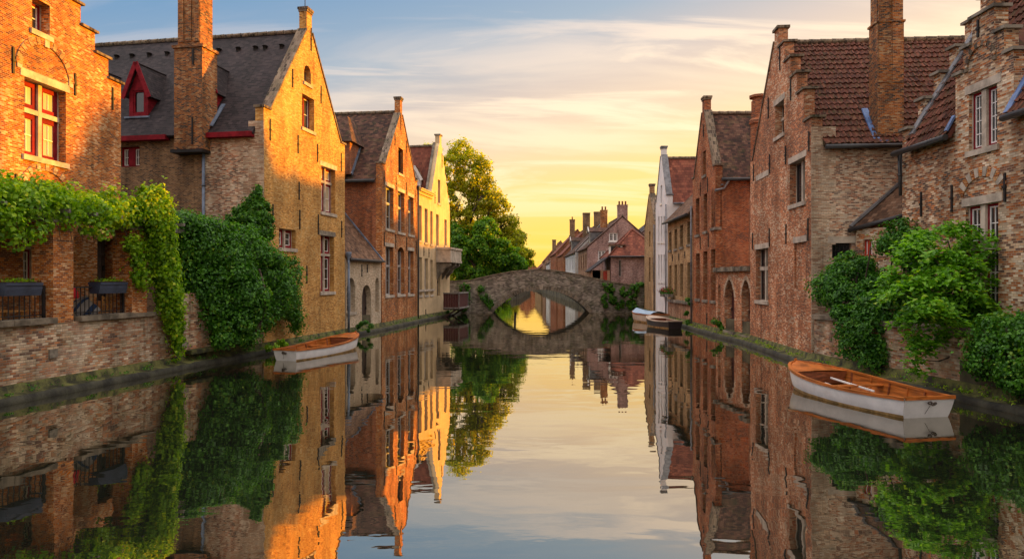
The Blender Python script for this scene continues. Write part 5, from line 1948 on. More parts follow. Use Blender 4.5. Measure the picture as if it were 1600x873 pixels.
# ------------------------------------------------------------------ terrace on the left
TW = Fac((-12.35, 11.0), (-10.5, 21.6), 1)


def terrace():
    tz = 1.72
    w = thing('terrace_wall', TW.pt(TW.W / 2, 0), 'weathered pale and red brick quay wall carrying the vine-covered terrace', 'wall')
    m = MB()
    wall(m, TW, rectpoly(0, TW.W, -0.5, tz), (), 0.45)
    m.build('wall', M['old'], w)
    sp = TW.sz(82)[0]
    sq = TW.sz(123)[0]
    c = MB()
    def capping(a, b):
        n = max(1, round((b - a) / 1.1))
        for i in range(n):
            j = rng.normal(0, 0.006)
            c.fbox(TW, a + (b - a) * i / n + 0.004, a + (b - a) * (i + 1) / n - 0.004, tz + 0.002, tz + 0.13 + j, -0.5, 0.10 + j)
    capping(0, sp + 0.05)
    capping(sq - 0.02, TW.sz(240)[0])
    c.build('coping', M['concrete'], w)
    dv = MB()
    a, z = TW.sz(82, 552)
    dv.fbox(TW, a - 0.12, a + 0.12, z - 0.11, z + 0.11, -0.05, 0.04)
    dv.build('drain_stone', M['greystone'], w)
    fl = MB()
    fl.face([TW.pt(0, 1.3, -0.4), TW.pt(TW.W, 1.3, -0.4), Vector((-12.55, 22, 1.3)), Vector((-13.2, 10, 1.3))])
    tag(fl.build('terrace_floor', M['paving']), 'paved terrace floor behind the quay wall', None, kind='structure')
    # pillars
    s2 = (TW.sz(205)[0], TW.sz(228)[0])
    for (a, b), lab in (((sp, sq - 0.0), 'square brick terrace pillar standing clear between the two planters'), (s2, 'square brick terrace pillar half hidden by the hanging vine')):
        p = thing('brick_pillar', TW.pt((a + b) / 2, tz, -0.2), lab, 'pillar', 'terrace pillars')
        m = MB()
        wd = 0.62
        m.fbox(TW, a, a + wd, 1.72, 4.22, -0.60, 0.02)
        m.build('shaft', M['orange'], p)
        q = MB()
        q.fbox(TW, a - 0.05, a + wd + 0.05, 4.22, 4.32, -0.65, 0.07)
        q.build('cap', M['greystone'], p)
    # pergola
    pg = thing('pergola', TW.pt(6, 4.3, -0.8), 'weathered timber pergola carrying the leafy vine above the terrace', 'pergola')
    for d, z in ((-0.12, 4.36), (-0.5, 4.40)):
        q = MB()
        q.bar(TW.pt(0, z, d), TW.pt(TW.W + 0.9, z - 0.02, d), 0.10, 0.13)
        q.build('beam', M['grywood'], pg)
    for i in range(12):
        a = 0.8 + i * 0.88
        q = MB()
        q.bar(TW.pt(a, 4.50, 0.35), TW.pt(a + 0.05, 4.52, -1.75), 0.07, 0.09)
        q.build('rafter', M['grywood'], pg)
    # railings
    def railing(a0, a1, lab):
        r = thing('railing', TW.pt((a0 + a1) / 2, tz + 0.13, -0.2), lab, 'railing', 'iron railings on the terrace wall')
        zt = 2.58
        q = MB()
        q.fbox(TW, a0, a1, zt, zt + 0.035, -0.22, -0.17)
        q.fbox(TW, a0, a1, tz + 0.2, tz + 0.225, -0.21, -0.18)
        q.build('rail', M['iron'], r)
        n = int((a1 - a0) / 0.14)
        q = MB()
        for i in range(n + 1):
            a = a0 + (a1 - a0) * i / n
            q.fbox(TW, a - 0.009, a + 0.009, tz + 0.13, zt, -0.204, -0.186)
        q.build('balusters', M['iron'], r)
        for a in (a0 + 0.05, a1 - 0.05):
            q = MB()
            q.fbox(TW, a - 0.025, a + 0.025, tz + 0.13, zt + 0.08, -0.225, -0.165)
            q.build('post', M['iron'], r)
    railing(TW.sz(-60)[0], sp - 0.02, 'black iron railing left of the clear brick pillar')
    railing(sp + 0.66, s2[0] - 0.04, 'black iron railing between the two brick pillars')
    # planters on the rails
    for (l, q_, lab) in ((5, 63, 'slate blue planter box on the railing left of the clear pillar'), (153, 196, 'slate blue planter box on the railing between the pillars')):
        a0, a1 = TW.sz(l)[0], TW.sz(q_)[0]
        p = thing('planter_box', TW.pt((a0 + a1) / 2, 2.5, -0.1), lab, 'planter', 'planters on the terrace railing')
        zc = 2.42
        m = MB()
        prof = [(-0.24, zc), (0.02, zc), (0.06, zc + 0.16), (0.06, zc + 0.24), (0.085, zc + 0.24), (0.085, zc + 0.30), (-0.305, zc + 0.30), (-0.305, zc + 0.24), (-0.28, zc + 0.24), (-0.28, zc + 0.16)]
        m.hexa([TW.pt(a0, z, d) for d, z in prof], [TW.pt(a1, z, d) for d, z in prof])
        m.build('box', M['planter'], p)
        s = MB()
        s.fbox(TW, a0 + 0.02, a1 - 0.02, zc + 0.301, zc + 0.325, -0.28, 0.06)
        s.build('soil', M['soil'], p)
        n = 150
        C = np.array([TW.pt(rng.uniform(a0 + .05, a1 - .05), zc + 0.32 + abs(rng.normal(0, 0.045)), rng.uniform(-0.28, 0.07)) for _ in range(n)])
        leaf_mesh('seedlings', C, rng.normal(size=(n, 3)) + np.array([0, 0, 1]), 0.05, M['vine'], p)
    # timber slat screens and furniture behind the railing
    def chair(a, d, face, lab, mat, cloth=None):
        c = thing('terrace_chair', TW.pt(a, 1.3, d), lab, 'chair', 'chairs on the terrace')
        ax = Vector((TW.u.x, TW.u.y, 0)) * face
        sd = Vector((TW.n.x, TW.n.y, 0))
        b = TW.pt(a, 1.3, d)
        def pt(x, y, z):
            return b + ax * x + sd * y + Vector((0, 0, z))
        for x, y, h in ((0.2, 0.2, 0.45), (0.2, -0.2, 0.45), (-0.2, 0.2, 1.02), (-0.2, -0.2, 1.02)):
            q = MB()
            q.bar(pt(x, y, 0), pt(x - (0.1 if h > 0.5 else 0), y, h), 0.045)
            q.build('leg', M['wood'], c)
        q = MB()
        for i in range(5):
            x = -0.2 + i * 0.1
            q.bar(pt(x, -0.22, 0.45), pt(x, 0.22, 0.45), 0.085, 0.025)
        q.build('seat', M[mat], c)
        q = MB()
        for i in range(4):
            q.bar(pt(-0.27 - i * 0.012, -0.2, 0.6 + i * 0.12), pt(-0.27 - i * 0.012, 0.2, 0.6 + i * 0.12), 0.025, 0.085)
        q.build('backrest', M[mat], c)
        return c
    chair(TW.sz(28)[0], -0.95, 1, 'golden wooden slatted chair behind the railing under the left planter', 'wood')
    chair(TW.sz(140)[0], -0.75, 1, 'golden wooden chair beside the red cushion between the pillars', 'wood')
    chair(TW.sz(196)[0], -0.8, -1, 'golden wooden chair behind the second planter', 'wood')
    t = thing('garden_table', TW.pt(TW.sz(55)[0], 1.3, -1.0), 'golden wooden slatted garden table behind the railing under the left planter', 'table')
    q = MB()
    ta, tb = TW.sz(34)[0], TW.sz(80)[0]
    for i in range(7):
        q.fbox(TW, ta, tb, 2.02, 2.045, -1.35 + i * 0.12, -1.25 + i * 0.12)
    q.build('tabletop', M['wood'], t)
    for a in (ta + 0.1, tb - 0.1):
        for d in (-1.25, -0.7):
            q = MB()
            q.fbox(TW, a - 0.03, a + 0.03, 1.3, 2.02, d - 0.03, d + 0.03)
            q.build('leg', M['wood'], t)
    q = MB()
    cc = TW.pt(TW.sz(132)[0], 2.30, -0.55)
    q.grid([[cc + Vector((TW.u.x, TW.u.y, 0)) * 0.42 * math.cos(a) * math.cos(b) + Vector((TW.n.x, TW.n.y, 0)) * 0.10 * math.sin(b) * (1 if math.cos(a) > -2 else 1) + Vector((0, 0, 0.40 * math.sin(a) * math.cos(b) ** 0.7 - 0.0)) for b in np.linspace(-1.5, 1.5, 9)] for a in np.linspace(0, math.pi, 13)])
    tag(q.build('cushion', M['redcloth']), 'round red cushion propped behind the railing beside the clear pillar', 'cushion')
    # cloth draped over a low frame
    cl = MB()
    a0, a1 = TW.sz(124)[0], TW.sz(176)[0]
    rows = []
    for i in range(15):
        u = i / 14
        rows.append([TW.pt(a0 + (a1 - a0) * u, 2.45 - 1.0 * abs(u - 0.55) * 1.1 - 0.35 * v + 0.04 * math.sin(9 * u + 5 * v), -0.42 - 0.5 * v + 0.05 * math.sin(14 * u)) for v in np.linspace(0, 1, 10)])
    cl.grid(rows)
    for i in range(len(cl.m)):
        cl.m[i] = 1 if (i // 9) % 3 == 0 else 0
    tag(cl.build('cloth', [M['whitecloth'], M['bluestripe']]), 'blue and white striped cloth thrown over the seat behind the railing', 'cloth')
    # doorway in the deep shade
    # garden wall with blue-grey gate between terrace and big house
    GW = Fac((-10.48, 21.64), (-9.52, 26.0), 1)
    g = thing('garden_wall', GW.pt(GW.W / 2, 0), 'old brick canal wall with a grey gate between terrace and big gabled house', 'wall')
    H = []
    a0, a1, z0, z1 = GW.rect(271, 288, 478, 538)
    door(g, H, GW, 272, 287, 474, 536, 'grywood', 'round', 0.22, 4)
    m = MB()
    wall(m, GW, [(0, -0.5), (GW.W, -0.5), (GW.W, 2.0), (GW.W * 0.75, 1.9), (GW.W * 0.55, 2.2), (0.9, 2.36), (0, 2.36)], H, 0.4)
    m.build('wall', M['old'], g)
    st = MB()
    st.fbox(GW, 0.1, 1.3, 0.42, 0.55, 0.0, 0.3)
    st.build('step', M['moss'], g)


terrace()


def quay_right():
    for p, q, zt, lab in (((11.45, 10.0), (10.75, 15.0), 1.6, 'near right quay wall of patchy old brick, mostly covered by ivy'), ((10.752, 15.05), (9.87, 22.3), 1.52, 'patchy old brick garden quay wall with stone coping behind the large rowboat')):
        fc = Fac(p, q, -1)
        w = thing('quay_wall', fc.pt(fc.W / 2, 0), lab, 'wall')
        m = MB()
        wall(m, fc, rectpoly(0, fc.W, -0.5, zt), (), 0.45)
        m.build('wall', M['old'], w)
        c = MB()
        n = round(fc.W / 1.2)
        for i in range(n):
            j = rng.normal(0, 0.008)
            c.fbox(fc, fc.W * i / n + 0.004, fc.W * (i + 1) / n - 0.004, zt + 0.002, zt + 0.14 + j, -0.5, 0.09 + j)
        c.build('coping', M['concrete'], w)
    lw = MB()
    lw.face([(10.9, 15, 1.25), (11.7, 15, 1.25), (11.7, 20.5, 1.25), (12.4, 22.2, 1.25), (10.1, 22.2, 1.25)])
    lw.face([(11.65, 10, 1.25), (11.72, 10, 1.25), (11.72, 14.99, 1.25), (10.95, 14.99, 1.25)])
    tag(lw.build('garden_soil', M['ground']), 'narrow garden bed behind the right quay wall', None, kind='structure')


quay_right()


# ------------------------------------------------------------------ boats
def rowboat(name, bow, stern, beam, tr_w, zb, zs, mats, label, deck=0.24, ribs=6, extras=True, cover=None, bottom_taper=0.62, wl=0.1, group='rowing boats moored along the walls'):
    """clinker dinghy lofted from its transom to its bow; bow and stern are plan points, zb/zs the heights of stem and transom"""
    b, s = Vector(bow), Vector(stern)
    L = (b - s).length
    u = (b - s).normalized()
    v = Vector((-u.y, u.x))
    r = thing(name, (((b + s) / 2).x, ((b + s) / 2).y, -0.1), label, 'boat', group)
    n = 22

    def half(t):
        # half beam at the gunwale
        full = beam / 2
        a = tr_w / 2
        if t < 0.5:
            q = t / 0.5
            return a + (full - a) * math.sin(q * math.pi / 2)
        q = (t - 0.5) / 0.5
        return full * max(0.0, (1 - q ** 2.6)) ** 0.72

    def sheer(t):
        return zs + (zb - zs) * t ** 2.2 - 0.07 * math.sin(math.pi * min(t * 1.05, 1)) * 0.8

    def W(t, y, z, rake=0.0):
        p = s + u * (L * t + rake) + v * y
        return Vector((p.x, p.y, z))
    prof = [(1.0, 1.0), (0.985, 0.82), (0.95, 0.6), (0.88, 0.38), (0.76, 0.16), (0.62, 0.0)]
    keel = -0.16

    def section(t, inset=0.0):
        h = max(half(t) - inset, 0.004)
        zt = sheer(t)
        pts = []
        for k, f in prof:
            tap = 1 - (1 - k) * (bottom_taper + 0.55 * max(0, t - 0.55))
            rk = 0.0
            if t > 0.6:
                rk = -(1 - f) * 0.28 * ((t - 0.6) / 0.4) ** 2
            if t < 0.25:
                rk = (1 - f) * 0.16 * (1 - t / 0.25)
            z = keel + inset + (zt - keel - inset) * f if f > 0 else keel + inset
            pts.append((h * (tap if f > 0 else tap * 0.9), z, rk))
        return pts
    ts = [i / n for i in range(n + 1)]
    hull = MB()
    for sg in (1, -1):
        rows = []
        for t in ts:
            rows.append([W(t, sg * y, z, rk) for y, z, rk in section(t)] + [W(t, 0, keel - 0.03)])
        hull.grid(rows)
    for i in range(len(hull.m)):
        hull.m[i] = 1 if i % 6 >= 3 else 0
    h = hull.build('hull', [M[mats['hull']], M['hullline'], M['iron']], r)
    tr = MB()
    sec = section(0.0)
    ring = [W(0, y, z, rk - 0.004) for y, z, rk in sec] + [W(0, -y, z, rk - 0.004) for y, z, rk in sec[::-1]]
    tr.face(ring)
    ring2 = [W(0, y * 0.96, z, rk + 0.05) for y, z, rk in sec] + [W(0, -y * 0.96, z, rk + 0.05) for y, z, rk in sec[::-1]]
    tr.face(ring2[::-1], 1)
    tr.build('transom', [M[mats['transom']], M[mats['inner']]], r)
    inn = MB()
    for sg in (1, -1):
        rows = []
        for t in ts[:-1]:
            ps = section(t, 0.035)
            rows.append([W(t, sg * y, z - (0.012 if i == 0 else 0), rk) for i, (y, z, rk) in enumerate(ps[:5])])
        inn.grid(rows)
    for sg in (1,):
        rows = []
        for t in ts[:-1]:
            y = section(t, 0.035)[4]
            rows.append([W(t, q * y[0], y[1], y[2]) for q in np.linspace(-1, 1, 9)])
        inn.grid(rows, smooth=False)
    inn.build('lining', M[mats['inner']], r)
    gw = MB()
    for sg in (1, -1):
        rows = []
        for t in ts:
            hh, z = half(t), sheer(t)
            o, i_ = hh + 0.025, max(hh - 0.055, 0.0)
            rows.append([W(t, sg * o, z - 0.045), W(t, sg * o, z + 0.018), W(t, sg * i_, z + 0.018), W(t, sg * i_, z - 0.03)])
        gw.grid(rows, smooth=False)
    gw.bar(W(0, -half(0), zs + 0.0), W(0, half(0), zs + 0.0), 0.05, 0.07)
    gw.build('gunwale', M[mats['rail']], r)
    st = MB()
    st.bar(W(1.0, 0, keel, -0.28), W(1.0, 0, zb + 0.06, 0.02), 0.05, 0.07)
    st.build('stem_post', M[mats['rail']], r)
    if cover:
        c = MB()
        rows = []
        for t in ts[2:-1]:
            hh, z = half(t) - 0.01, sheer(t)
            rows.append([W(t, q * hh, z + 0.03 + 0.16 * (1 - q * q) + 0.015 * math.sin(9 * t + 4 * q)) for q in np.linspace(-1, 1, 9)])
        c.grid(rows)
        c.build('cover', M[cover], r)
        return r
    for i in range(ribs):
        t = 0.07 + (1 - deck - 0.1) * i / (ribs - 1)
        q = MB()
        for sg in (1, -1):
            ps = section(t, 0.04)
            for (y0, z0, k0), (y1, z1, k1) in zip(ps[:4], ps[1:5]):
                q.bar(W(t, sg * y0, z0 - 0.02, k0), W(t, sg * y1, z1 - 0.02, k1), 0.05, 0.04)
        y4, z4, k4 = section(t, 0.04)[4]
        q.bar(W(t, -y4, z4 - 0.02, k4), W(t, y4, z4 - 0.02, k4), 0.05, 0.04)
        q.build('rib', M['varnishdark'] if i % 2 else M[mats['rail']], r)
    dk = MB()
    t0 = 1 - deck
    rows = []
    for t in np.linspace(t0, 0.995, 9):
        hh = max(half(t) - 0.05, 0.003)
        rows.append([W(t, q * hh, sheer(t) - 0.015 + 0.025 * (1 - q * q)) for q in np.linspace(-1, 1, 7)])
    dk.grid(rows)
    y = section(t0, 0.04)
    dk.face([W(t0, -y[0][0], y[0][1] - 0.02), W(t0, y[0][0], y[0][1] - 0.02), W(t0, y[4][0], y[4][1] + 0.2), W(t0, -y[4][0], y[4][1] + 0.2)], 1)
    dk.build('foredeck', [M[mats['deck']], M['varnishdark']], r)
    for t in ((0.16, 0.52) if extras else (0.35,)):
        q = MB()
        hh = half(t) - 0.06
        z = sheer(t) - 0.13
        for j in range(2):
            q.bar(W(t + 0.024 * j * 4 / L * 1.2, -hh, z), W(t + 0.024 * j * 4 / L * 1.2, hh, z), 0.10, 0.028)
        q.build('thwart', M[mats['seat']], r)
    if extras:
        q = MB()
        q.bar(W(0.56, 0.12, sheer(.5) - 0.26), W(0.73, 0.10, sheer(.7) - 0.26), 0.26, 0.03)
        q.bar(W(0.40, -0.18, sheer(.5) - 0.16), W(0.74, -0.2, sheer(.7) - 0.14), 0.035, 0.035)
        q.build('oar', M['whitepaint'], r)
        c = MB()
        for j in range(7):
            a = rng.uniform(-0.08, 0.08)
            c.tube([W(0, a + 0.04 * math.cos(k), zs - 0.13 + 0.025 * math.sin(k) + 0.008 * j, -0.03 - 0.006 * j) for k in np.linspace(0, 6, 8)], 0.009, 5)
        c.tube([W(0, 0.02, zs - 0.14, -0.03), W(0, 0.05, zs - 0.25, 0.02), W(0, 0.08, zs - 0.33, 0.05)], 0.005, 5)
        c.build('mooring_chain', M['chain'], r)
    return r


OR = dict(hull='hullwhite', transom='hullwhite', inner='varnish', rail='varnish', deck='varnish', seat='varnish')
rowboat('rowboat', (7.62, 18.35), (8.42, 13.75), 1.78, 1.14, 0.62, 0.42, OR, 'large white rowboat with orange varnished interior by the right garden wall')
rowboat('rowboat', (-6.5, 28.4), (-7.8, 23.4), 1.45, 0.86, 0.60, 0.40, OR, 'white rowboat with orange interior moored below the big sunlit gable', deck=0.22, ribs=6)
rowboat('rowboat', (8.55, 47.3), (9.45, 43.2), 1.45, 1.1, 0.66, 0.58, dict(hull='hullcream', transom='hullcream', inner='varnishdark', rail='varnish', deck='bluecloth', seat='varnish'), 'cream rowboat under a pale blue cover near the bridge', cover='bluecloth')
rowboat('rowboat', (8.55, 42.4), (9.3, 38.8), 1.35, 0.85, 0.58, 0.44, dict(hull='hulldark', transom='hulldark', inner='varnishdark', rail='hullcream', deck='hullcream', seat='varnishdark'), 'black hulled rowboat with a pale gunwale moored below the low tan house', extras=False, deck=0.3, ribs=5)


# ------------------------------------------------------------------ planting
def plant(name, label, cat, loc, C, Nn, size, mat, stems=None, group=None, part='leaves', fold=0.25, aspect=0.75):
    r = thing(name, loc, label, cat, group)
    if stems is not None and stems.v:
        stems.build('stem', M['bark'], r)
    leaf_mesh(part, C, Nn, size, M[mat], r, fold, aspect)
    return r


def B(px, py, Y, rx, ry=None, rz=None):
    ry = rx if ry is None else ry
    rz = rx if rz is None else rz
    return (tuple(P(px, py, Y)), (rx, ry, rz))


def terrace_vine():
    bl = []
    for px in range(-150, 262, 13):
        a = TW.sz(px)[0]
        up = 4.62 + 0.16 * math.sin(px * 0.11) + 0.1 * math.sin(px * 0.31)
        q = TW.pt(a, up, 0.0)
        bl.append((tuple(q), (0.42, 0.38, 0.34)))
        q = TW.pt(a + 0.2, up + 0.25, -0.55)
        bl.append((tuple(q), (0.45, 0.45, 0.3)))
        q = TW.pt(a + 0.2, up + 0.15, -1.2)
        bl.append((tuple(q), (0.45, 0.45, 0.28)))
    for px, py, rr in ((20, 372, 0.28), (45, 360, 0.25), (5, 350, 0.35), (-12, 345, 0.4), (62, 352, 0.2), (135, 352, 0.28), (150, 366, 0.2), (165, 350, 0.25), (185, 345, 0.25)):
        a = TW.sz(px)[0]
        z = TW.sz(px, py)[1]
        bl.append((tuple(TW.pt(a, z, 0.12)), (rr, rr, rr)))
    # the long hanging strand
    st = [(222, 320, .48), (228, 345, .48), (232, 368, .44), (236, 392, .42), (240, 415, .40), (246, 438, .36), (252, 460, .34), (256, 482, .30), (262, 503, .26), (266, 522, .20), (268, 538, .14), (269, 552, .09),
          (205, 385, .16), (198, 378, .12), (208, 405, .16), (206, 428, .15), (250, 395, .2), (262, 430, .14), (265, 455, .14), (214, 440, .15)]
    C0, N0 = blob_leaves(bl, 26000, 0.18, 44, 0.8, 0.5, 0.45, 0.1)
    b2 = []
    for px, py, rr in st:
        a, z = TW.sz(px, py)
        b2.append((tuple(TW.pt(a, z, 0.12 + rr * 0.45)), (rr, rr * 0.8, rr * 1.1)))
    C1, N1 = blob_leaves(b2, 15000, 0.17, 90, 1.5, 0.2, 0.5, 0.16)
    s = MB()
    for a in (2.5, 9.6):
        pts = [TW.pt(a, 1.3, -1.1), TW.pt(a + 0.1, 2.6, -0.8), TW.pt(a + 0.3, 3.6, -0.5), TW.pt(a + 0.9, 4.45, -0.3), TW.pt(a + 1.8, 4.6, -0.1)]
        s.tube(pts, [0.06, 0.05, 0.045, 0.035, 0.02], 6)
    for i in range(10):
        a = TW.sz(60 + 18 * i)[0]
        s.tube([TW.pt(a, 4.5, -0.1), TW.pt(a + 0.15, 4.1, 0.1), TW.pt(a + 0.2, 3.75, 0.12)], [0.012, 0.01, 0.006], 5)
    plant('grape_vine', 'bright green vine over the terrace pergola with one long strand hanging over the wall', 'vine', TW.pt(6, 1.3, -1.1), np.concatenate([C0, C1]), np.concatenate([N0, N1]), 0.095, 'vine', s, aspect=0.95)


terrace_vine()


def left_ivy():
    bl = [B(300, 372, 22.6, .85, .7, .8), B(282, 352, 22.2, .6, .6, .35), B(330, 385, 23.2, 1.0, .8, .9), B(345, 430, 23.4, 1.0, .8, 1.0), B(372, 398, 24.4, 1.05, .8, .95), B(372, 465, 23.7, 1.0, .7, 1.0),
          B(405, 420, 25.3, 1.0, .7, .95), B(425, 455, 25.8, .85, .7, .9), B(360, 505, 23.3, .75, .5, .65), B(398, 498, 24.6, .7, .5, .7), B(446, 430, 26.9, .6, .5, .75), B(452, 472, 27.2, .42, .4, .7),
          B(463, 498, 27.5, .20, .25, .6), B(330, 480, 23.0, .6, .5, .7), B(318, 440, 22.7, .6, .5, .8), B(385, 525, 24.0, .4, .3, .3), B(345, 528, 22.9, .35, .3, .3), B(290, 420, 22.2, .3, .3, .7)]
    C0, N0 = blob_leaves(bl, 70000, 0.30, 130, 0.85, 0.35, 0.4)
    b2 = [B(399, 330, 25.75, .36, .2, .4), B(388, 343, 25.7, .6, .25, .35), B(401, 312, 25.8, .22, .16, .3), B(403, 300, 25.85, .1, .1, .22), B(380, 332, 25.75, .35, .2, .25), B(368, 345, 25.7, .4, .25, .25), B(391, 318, 25.8, .25, .15, .25), B(414, 335, 26.05, .2, .15, .5), B(416, 355, 26.1, .3, .2, .5), B(398, 355, 25.6, .6, .3, .4)]
    C1, N1 = blob_leaves(b2, 12000, 0.13, 90, 1.0, 0.3, 0.35)
    s = MB()
    for px, py in ((350, 545), (395, 535), (330, 540), (300, 500)):
        p = P(px, py, 23.6)
        p.z = max(p.z, 0.4)
        limb(s, p - Vector((0.4, -0.4, 0)), P(px + 10, 420, 23.9), 0.07, 0.03)
    plant('ivy_mass', 'huge dark green creeper billowing over the canal wall beside the big gabled house', 'creeper', P(350, 540, 23.8), np.concatenate([C0, C1]), np.concatenate([N0, N1]), 0.088, 'ivy', s, aspect=0.9)


left_ivy()


def right_plants():
    bl = [B(1298, 452, 20.8, .5, .5, .5), B(1330, 430, 20.9, .65, .5, .7), B(1345, 425, 20.9, .4, .4, .4), B(1402, 362, 20.0, .34, .35, .40), B(1385, 382, 20.1, .25, .3, .22), B(1418, 390, 19.7, .4, .4, .6), B(1375, 452, 20.2, .45, .45, .4),
          B(1340, 470, 20.2, .85, .5, .5), B(1385, 480, 19.4, .85, .5, .5), B(1330, 505, 19.7, .5, .35, .6), B(1355, 520, 19.2, .55, .35, .7), B(1365, 550, 18.9, .40, .25, .45), B(1335, 540, 19.4, .35, .25, .45), B(1425, 470, 18.8, .5, .4, .5)]
    C, Nn = blob_leaves(bl, 34000, 0.22, 80, 0.8)
    s = MB()
    for px in (1330, 1370, 1400):
        limb(s, P(px, 500, 20.3), P(px + 12, 420, 20.4), 0.05, 0.02)
        limb(s, P(px, 500, 20.3), P(px + 30, 385, 20.2), 0.04, 0.015)
    plant('creeper_shrub', 'dark green shrub beside the barred window, trailing over the quay wall', 'shrub', P(1360, 490, 20), C, Nn, 0.082, 'creeper', s)
    # maple with flat layered sprays
    s = MB()
    base = P(1487, 508, 16.9)
    base.z = 1.25
    fork = P(1480, 470, 16.9)
    limb(s, base, fork, 0.075, 0.06, 0.04)
    pads = [(1440, 372, 17.1, .55), (1470, 366, 17.3, .5), (1512, 372, 17.3, .6), (1548, 382, 17.2, .5), (1415, 398, 17.0, .5), (1455, 400, 16.6, .65), (1500, 402, 16.6, .6), (1545, 412, 16.9, .6), (1578, 402, 17.2, .35),
            (1408, 425, 16.8, .4), (1436, 438, 16.4, .65), (1478, 432, 16.3, .6), (1525, 438, 16.5, .65), (1562, 430, 16.8, .45), (1420, 458, 16.5, .5), (1455, 468, 16.2, .6), (1498, 470, 16.3, .55), (1535, 466, 16.6, .5),
            (1470, 495, 16.0, .55), (1500, 500, 16.2, .4), (1440, 498, 16.2, .4), (1432, 520, 16.6, .3), (1441, 538, 16.6, .22), (1433, 552, 16.65, .14)]
    Cs, Ns = [], []
    for px, py, Y, r_ in pads:
        c = np.array(P(px + rng.normal(0, 7), py + rng.normal(0, 7), Y + rng.normal(0, .2)))
        k = int(820 * r_)
        lean = rng.normal(0, 0.22, 2)
        tips = 7
        ang = rng.uniform(0, 6.28, tips)
        for a in ang:
            m = k // tips
            t = rng.uniform(0, 1, m) ** 0.7
            spread = 0.10 + 0.05 * t
            x = np.cos(a) * t * r_ * 1.1 + rng.normal(0, 1, m) * spread
            y = np.sin(a) * t * r_ * 0.9 + rng.normal(0, 1, m) * spread
            z = -0.30 * t ** 2 + rng.normal(0, 0.045, m) + rng.normal(0, 0.10) + x * lean[0] + y * lean[1]
            Cs.append(c + np.stack([x, y, z], 1))
            Ns.append(np.stack([rng.normal(0, .35, m) + np.cos(a) * .35, rng.normal(0, .35, m) + np.sin(a) * .35 - 0.15, np.ones(m)], 1))
        limb(s, fork if py < 480 else base + Vector((0, 0, .35)), Vector(c) - Vector((0, 0, 0.08)), 0.032, 0.008, 0.12)
    plant('maple_tree', 'fresh green layered maple overhanging the quay wall before the garden house', 'tree', base, np.concatenate(Cs), np.concatenate(Ns), 0.12, 'maple', s, part='crown', aspect=0.7)
    # rounded ivy over the near wall
    bl = []
    for i in range(7):
        q = i / 6
        y = 15.2 - 4.2 * q
        x = 10.72 + (11.4 - 10.72) * q
        bl += [((x + 0.05, y, 1.55 + 0.12 * math.sin(i * 2.1)), (.45, .5, .42)), ((x - 0.12, y, 1.05), (.42, .5, .45)), ((x + 0.3, y, 1.72), (.5, .5, .3))]
        if i > 0:
            bl += [((x - 0.15, y - 0.2, 0.65 + .06 * math.sin(i)), (.36, .45, .36))]
        if i > 1:
            bl += [((x - 0.2, y - 0.2, 0.30), (.25, .4, .22))]
    C, Nn = blob_leaves(bl, 46000, 0.2, 110, 0.9, 0.4, 0.4)
    s = MB()
    limb(s, (11.3, 13.5, 1.2), (11.0, 14.5, 1.9), 0.05, 0.02)
    plant('ivy_mass', 'dense rounded ivy hedge spilling over the near right quay wall', 'ivy', (11.1, 13.8, 1.2), C, Nn, 0.072, 'ivy', s, aspect=0.9)
    # shaded undergrowth behind
    bl = [B(1450, 500, 18.2, .7, .4, .35), B(1500, 488, 17.2, .6, .4, .35), B(1540, 495, 16.4, .5, .3, .3)]
    C, Nn = blob_leaves(bl, 5000, 0.18, 30, 0.8)
    plant('low_shrub', 'low dark shrub under the maple along the garden bed', 'shrub', P(1490, 505, 17.5), C, Nn, 0.1, 'creeper')


right_plants()


def tree(name, label, base, trunk_h, blobs, n, size, mat, sub=0.6, subs=26, tr=0.25):
    r = thing(name, base, label, 'tree')
    s = MB()
    top = Vector(base) + Vector((0, 0, trunk_h))
    limb(s, base, top, tr, tr * 0.7, 0.03, 6, 9)
    for c, rad in blobs:
        c = Vector(c)
        st = Vector(base).lerp(top, rng.uniform(0.6, 1.0))
        pts = limb(s, st, c, tr * 0.35, 0.04, 0.1, 7, 6)
        for k in range(4):
            d = Vector(rng.normal(size=3)).normalized()
            e = c + Vector((d.x * rad[0], d.y * rad[1], abs(d.z) * rad[2] * 0.9))
            limb(s, pts[4 + k % 3], e, 0.045, 0.012, 0.1, 5, 5)
    s.build('trunk', M['bark'], r)
    C, Nn = blob_leaves(blobs, n, sub, subs, 0.75)
    leaf_mesh('crown', C, Nn, size, M[mat], r, 0.2, 0.8)
    return r


